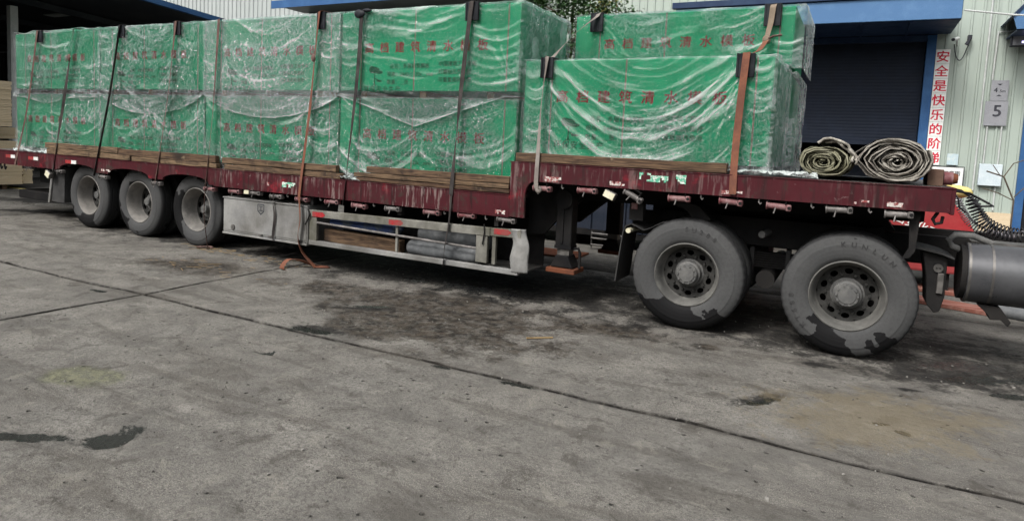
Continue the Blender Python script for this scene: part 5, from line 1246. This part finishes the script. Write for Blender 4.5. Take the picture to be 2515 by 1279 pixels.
bag(8.45, 9.45, .26, .57, .14, .12, 9, 'grey_bag', 'stuffed_sack', 'large grey sack behind the rolled sheet in side guard', 'sack')

# ------------------------------------------------------------------ rolled tarpaulins on the neck
def tarp_roll(cx, z0, rx, rz, turns, seed, label, y0, y1, mat, flap=0.):
    o = empty('rolled_tarpaulin', (cx, (y0 + y1) / 2, z0), label, 'tarpaulin', 'rolled tarpaulins on the trailer neck')
    rg = random.Random(seed); ny = 26; ys = y0 + (y1 - y0) * np.linspace(0, 1, ny) ** 1.8
    for sheet in range(3):
        nc = 18; n = nc * turns; pts = []; ph0 = rg.uniform(0, 9)
        jig = [rg.uniform(-1, 1) for _ in range(n + 2)]
        for k in range(n + 1):
            q = (k + 1 + sheet * nc * .36) / (n + 1 + nc * .72); a = 2 * PI * (k + .4 * jig[k] * (1 - q * .5)) / nc + .4
            lo = float(vn(np.array(k / 4.3), np.array(1. + sheet), seed)) - .5; hi_ = float(vn(np.array(math.cos(a) * 1.6 + 5), np.array(math.sin(a) * 1.6 + 5), seed + 3)) - .5
            rr_ = q ** .9 * (1 + .24 * hi_ + .13 * lo * (1 if k < n - nc else .3) + .035 * jig[k])
            x = cx + rx * rr_ * math.cos(a) + .12 * rx * (1 - q) * (1 if seed % 2 else -1); z = z0 + rz + rz * rr_ * math.sin(a) - .10 * rz * (1 - q)
            z = max(z, z0 + .010 + (1 - q) * .06 + .006 * sheet)
            pts.append((x, z))
        P = [Vector((a, b)) for a, b in pts]; th = .0075; N = len(P); vs = []
        for j, y in enumerate(ys):
            off = []
            for i, p in enumerate(P):
                d = (P[min(i + 1, N - 1)] - P[max(i - 1, 0)]).normalized(); nn = Vector((-d.y, d.x)); q = i / N
                w_ = th * (.4 + 1.3 * float(vn(np.array(i * .37), np.array(j * .2), seed + sheet))) / 2
                wob = .014 * (float(vn(np.array(i * .5), np.array(y * 3.), seed + 4 + sheet)) - .5) * (0 if j == 0 else 1)
                ye = y + (.13 * (float(vn(np.array(i * .31), np.array(1.), seed + 9 + sheet)) - .5) if j == 0 else 0)
                fl_ = .014 * (float(vn(np.array(i * .33), np.array(7.), seed + 13 + sheet)) - .4) if j == 0 else 0
                off.append((p + nn * (w_ + wob + fl_), p - nn * (w_ - wob - fl_), ye))
            vs += [(a.x, ye, a.y) for a, b, ye in off] + [(b.x, ye, b.y) for a, b, ye in off]
        fs = []
        for j in range(ny - 1):
            for i in range(N - 1):
                b = j * 2 * N; c = (j + 1) * 2 * N
                fs += [(b + i, b + i + 1, c + i + 1, c + i), (b + N + i, c + N + i, c + N + i + 1, b + N + i + 1)]
        for i in range(N - 1): fs.append((i, N + i, N + i + 1, i + 1))
        MB().add(vs, fs).build('sheet', mat, o, smooth=35)
    MB().prism([(cx + rx * .88 * math.cos(a), z0 + rz + rz * .86 * math.sin(a)) for a in np.linspace(0, 2 * PI, 24)[:-1]], y0 + .16, y1 - .05).build('core', 'black', o)
    return o
tarp_roll(13.29, 1.513, .272, .195, 7, 5, 'bigger rolled grey brown tarpaulin on the trailer nose', .02, 2.3, 'tarp')
o = tarp_roll(12.79, 1.513, .225, .155, 5, 4, 'smaller rolled olive grey tarpaulin beside the end of front bundle', .06, 2.3, 'tarp_green')
for kf, (rx_, rz_, a0, a1, sd_) in enumerate(((.218, .200, .66, -.02, 3), (.200, .178, .56, .02, 8))):
    U, V = np.meshgrid(np.linspace(0, 1, 26), np.linspace(0, 1, 22), indexing='ij')
    ang = PI * (a0 + (a1 - a0) * U); nz = fbm(U * 6, V * 4, sd_, 4) - .5
    P = np.stack([12.80 + (rx_ + .05 * nz) * np.cos(ang) + .015, .03 + .03 * kf + V * 1.6 + .09 * (fbm(U * 5, V * 0, sd_ + 1, 3) - .5) * (1 - V), 1.66 + (rz_ + .05 * nz) * np.sin(ang)], -1).reshape(-1, 3)
    fl = link('outer_flap', grid_mesh('outer_flap', P - np.array(wloc(o)), 26, 22, 'tarp'), o); md = fl.modifiers.new('thickness', 'SOLIDIFY'); md.thickness = .02

# ------------------------------------------------------------------ litter on the ground
tag(MB().box(10.58, 10.82, -1.07, -1.05, .006, .014, Matrix.Rotation(.72, 3, 'Z')).build('wood_stick', 'straw'), 'thin pale stick lying on the concrete before the drive wheels', 'stick')
mb = MB(); rg = random.Random(12)
for k in range(90):
    c = rg.choice([(5.85, -.85, .45, .2), (5.1, .0, .3, .08), (6.2, -.1, .4, .15)]); x = c[0] + rg.gauss(0, c[2]); y = c[1] + rg.gauss(0, c[3]); a = rg.uniform(-.5, .9); l_ = rg.uniform(.04, .16)
    mb.tube([(x, y, .008), (x + l_ * math.cos(a), y + l_ * math.sin(a), .012)], .0025, 4)
tag(mb.build('straw', 'straw', loc=(5.8, -.6, 0)), 'scattered straw and bark shreds on the concrete', None, kind='stuff')
mb = MB()
for k in range(420):
    x = rg.uniform(6.5, 15); y = rg.uniform(-4.6, 1.2); s_ = rg.uniform(.004, .012) * (1.6 if rg.random() < .08 else 1)
    q = [Vector((rg.gauss(0, 1), rg.gauss(0, 1), rg.gauss(0, 1))).normalized() * s_ * rg.uniform(.7, 1.2) for _ in range(6)]
    q = [Vector((s_, 0, 0)), Vector((-s_, 0, 0)), Vector((0, s_ * .8, 0)), Vector((0, -s_ * .9, 0)), Vector((0, 0, s_ * .7)), Vector((0, 0, -s_ * .5))]
    rm_ = Matrix.Rotation(rg.uniform(0, 6), 3, Vector((rg.gauss(0, 1), rg.gauss(0, 1), rg.gauss(0, 1))))
    mb.add([Vector((x, y, s_ * .4)) + rm_ @ p for p in q], [(0, 2, 4), (2, 1, 4), (1, 3, 4), (3, 0, 4), (2, 0, 5), (1, 2, 5), (3, 1, 5), (0, 3, 5)])
tag(mb.build('gravel', worn('grit', (.12, .115, .105), (.25, .24, .22), .9, scale=20), loc=(10, -2, 0)), 'loose grit scattered over the concrete', None, kind='stuff')
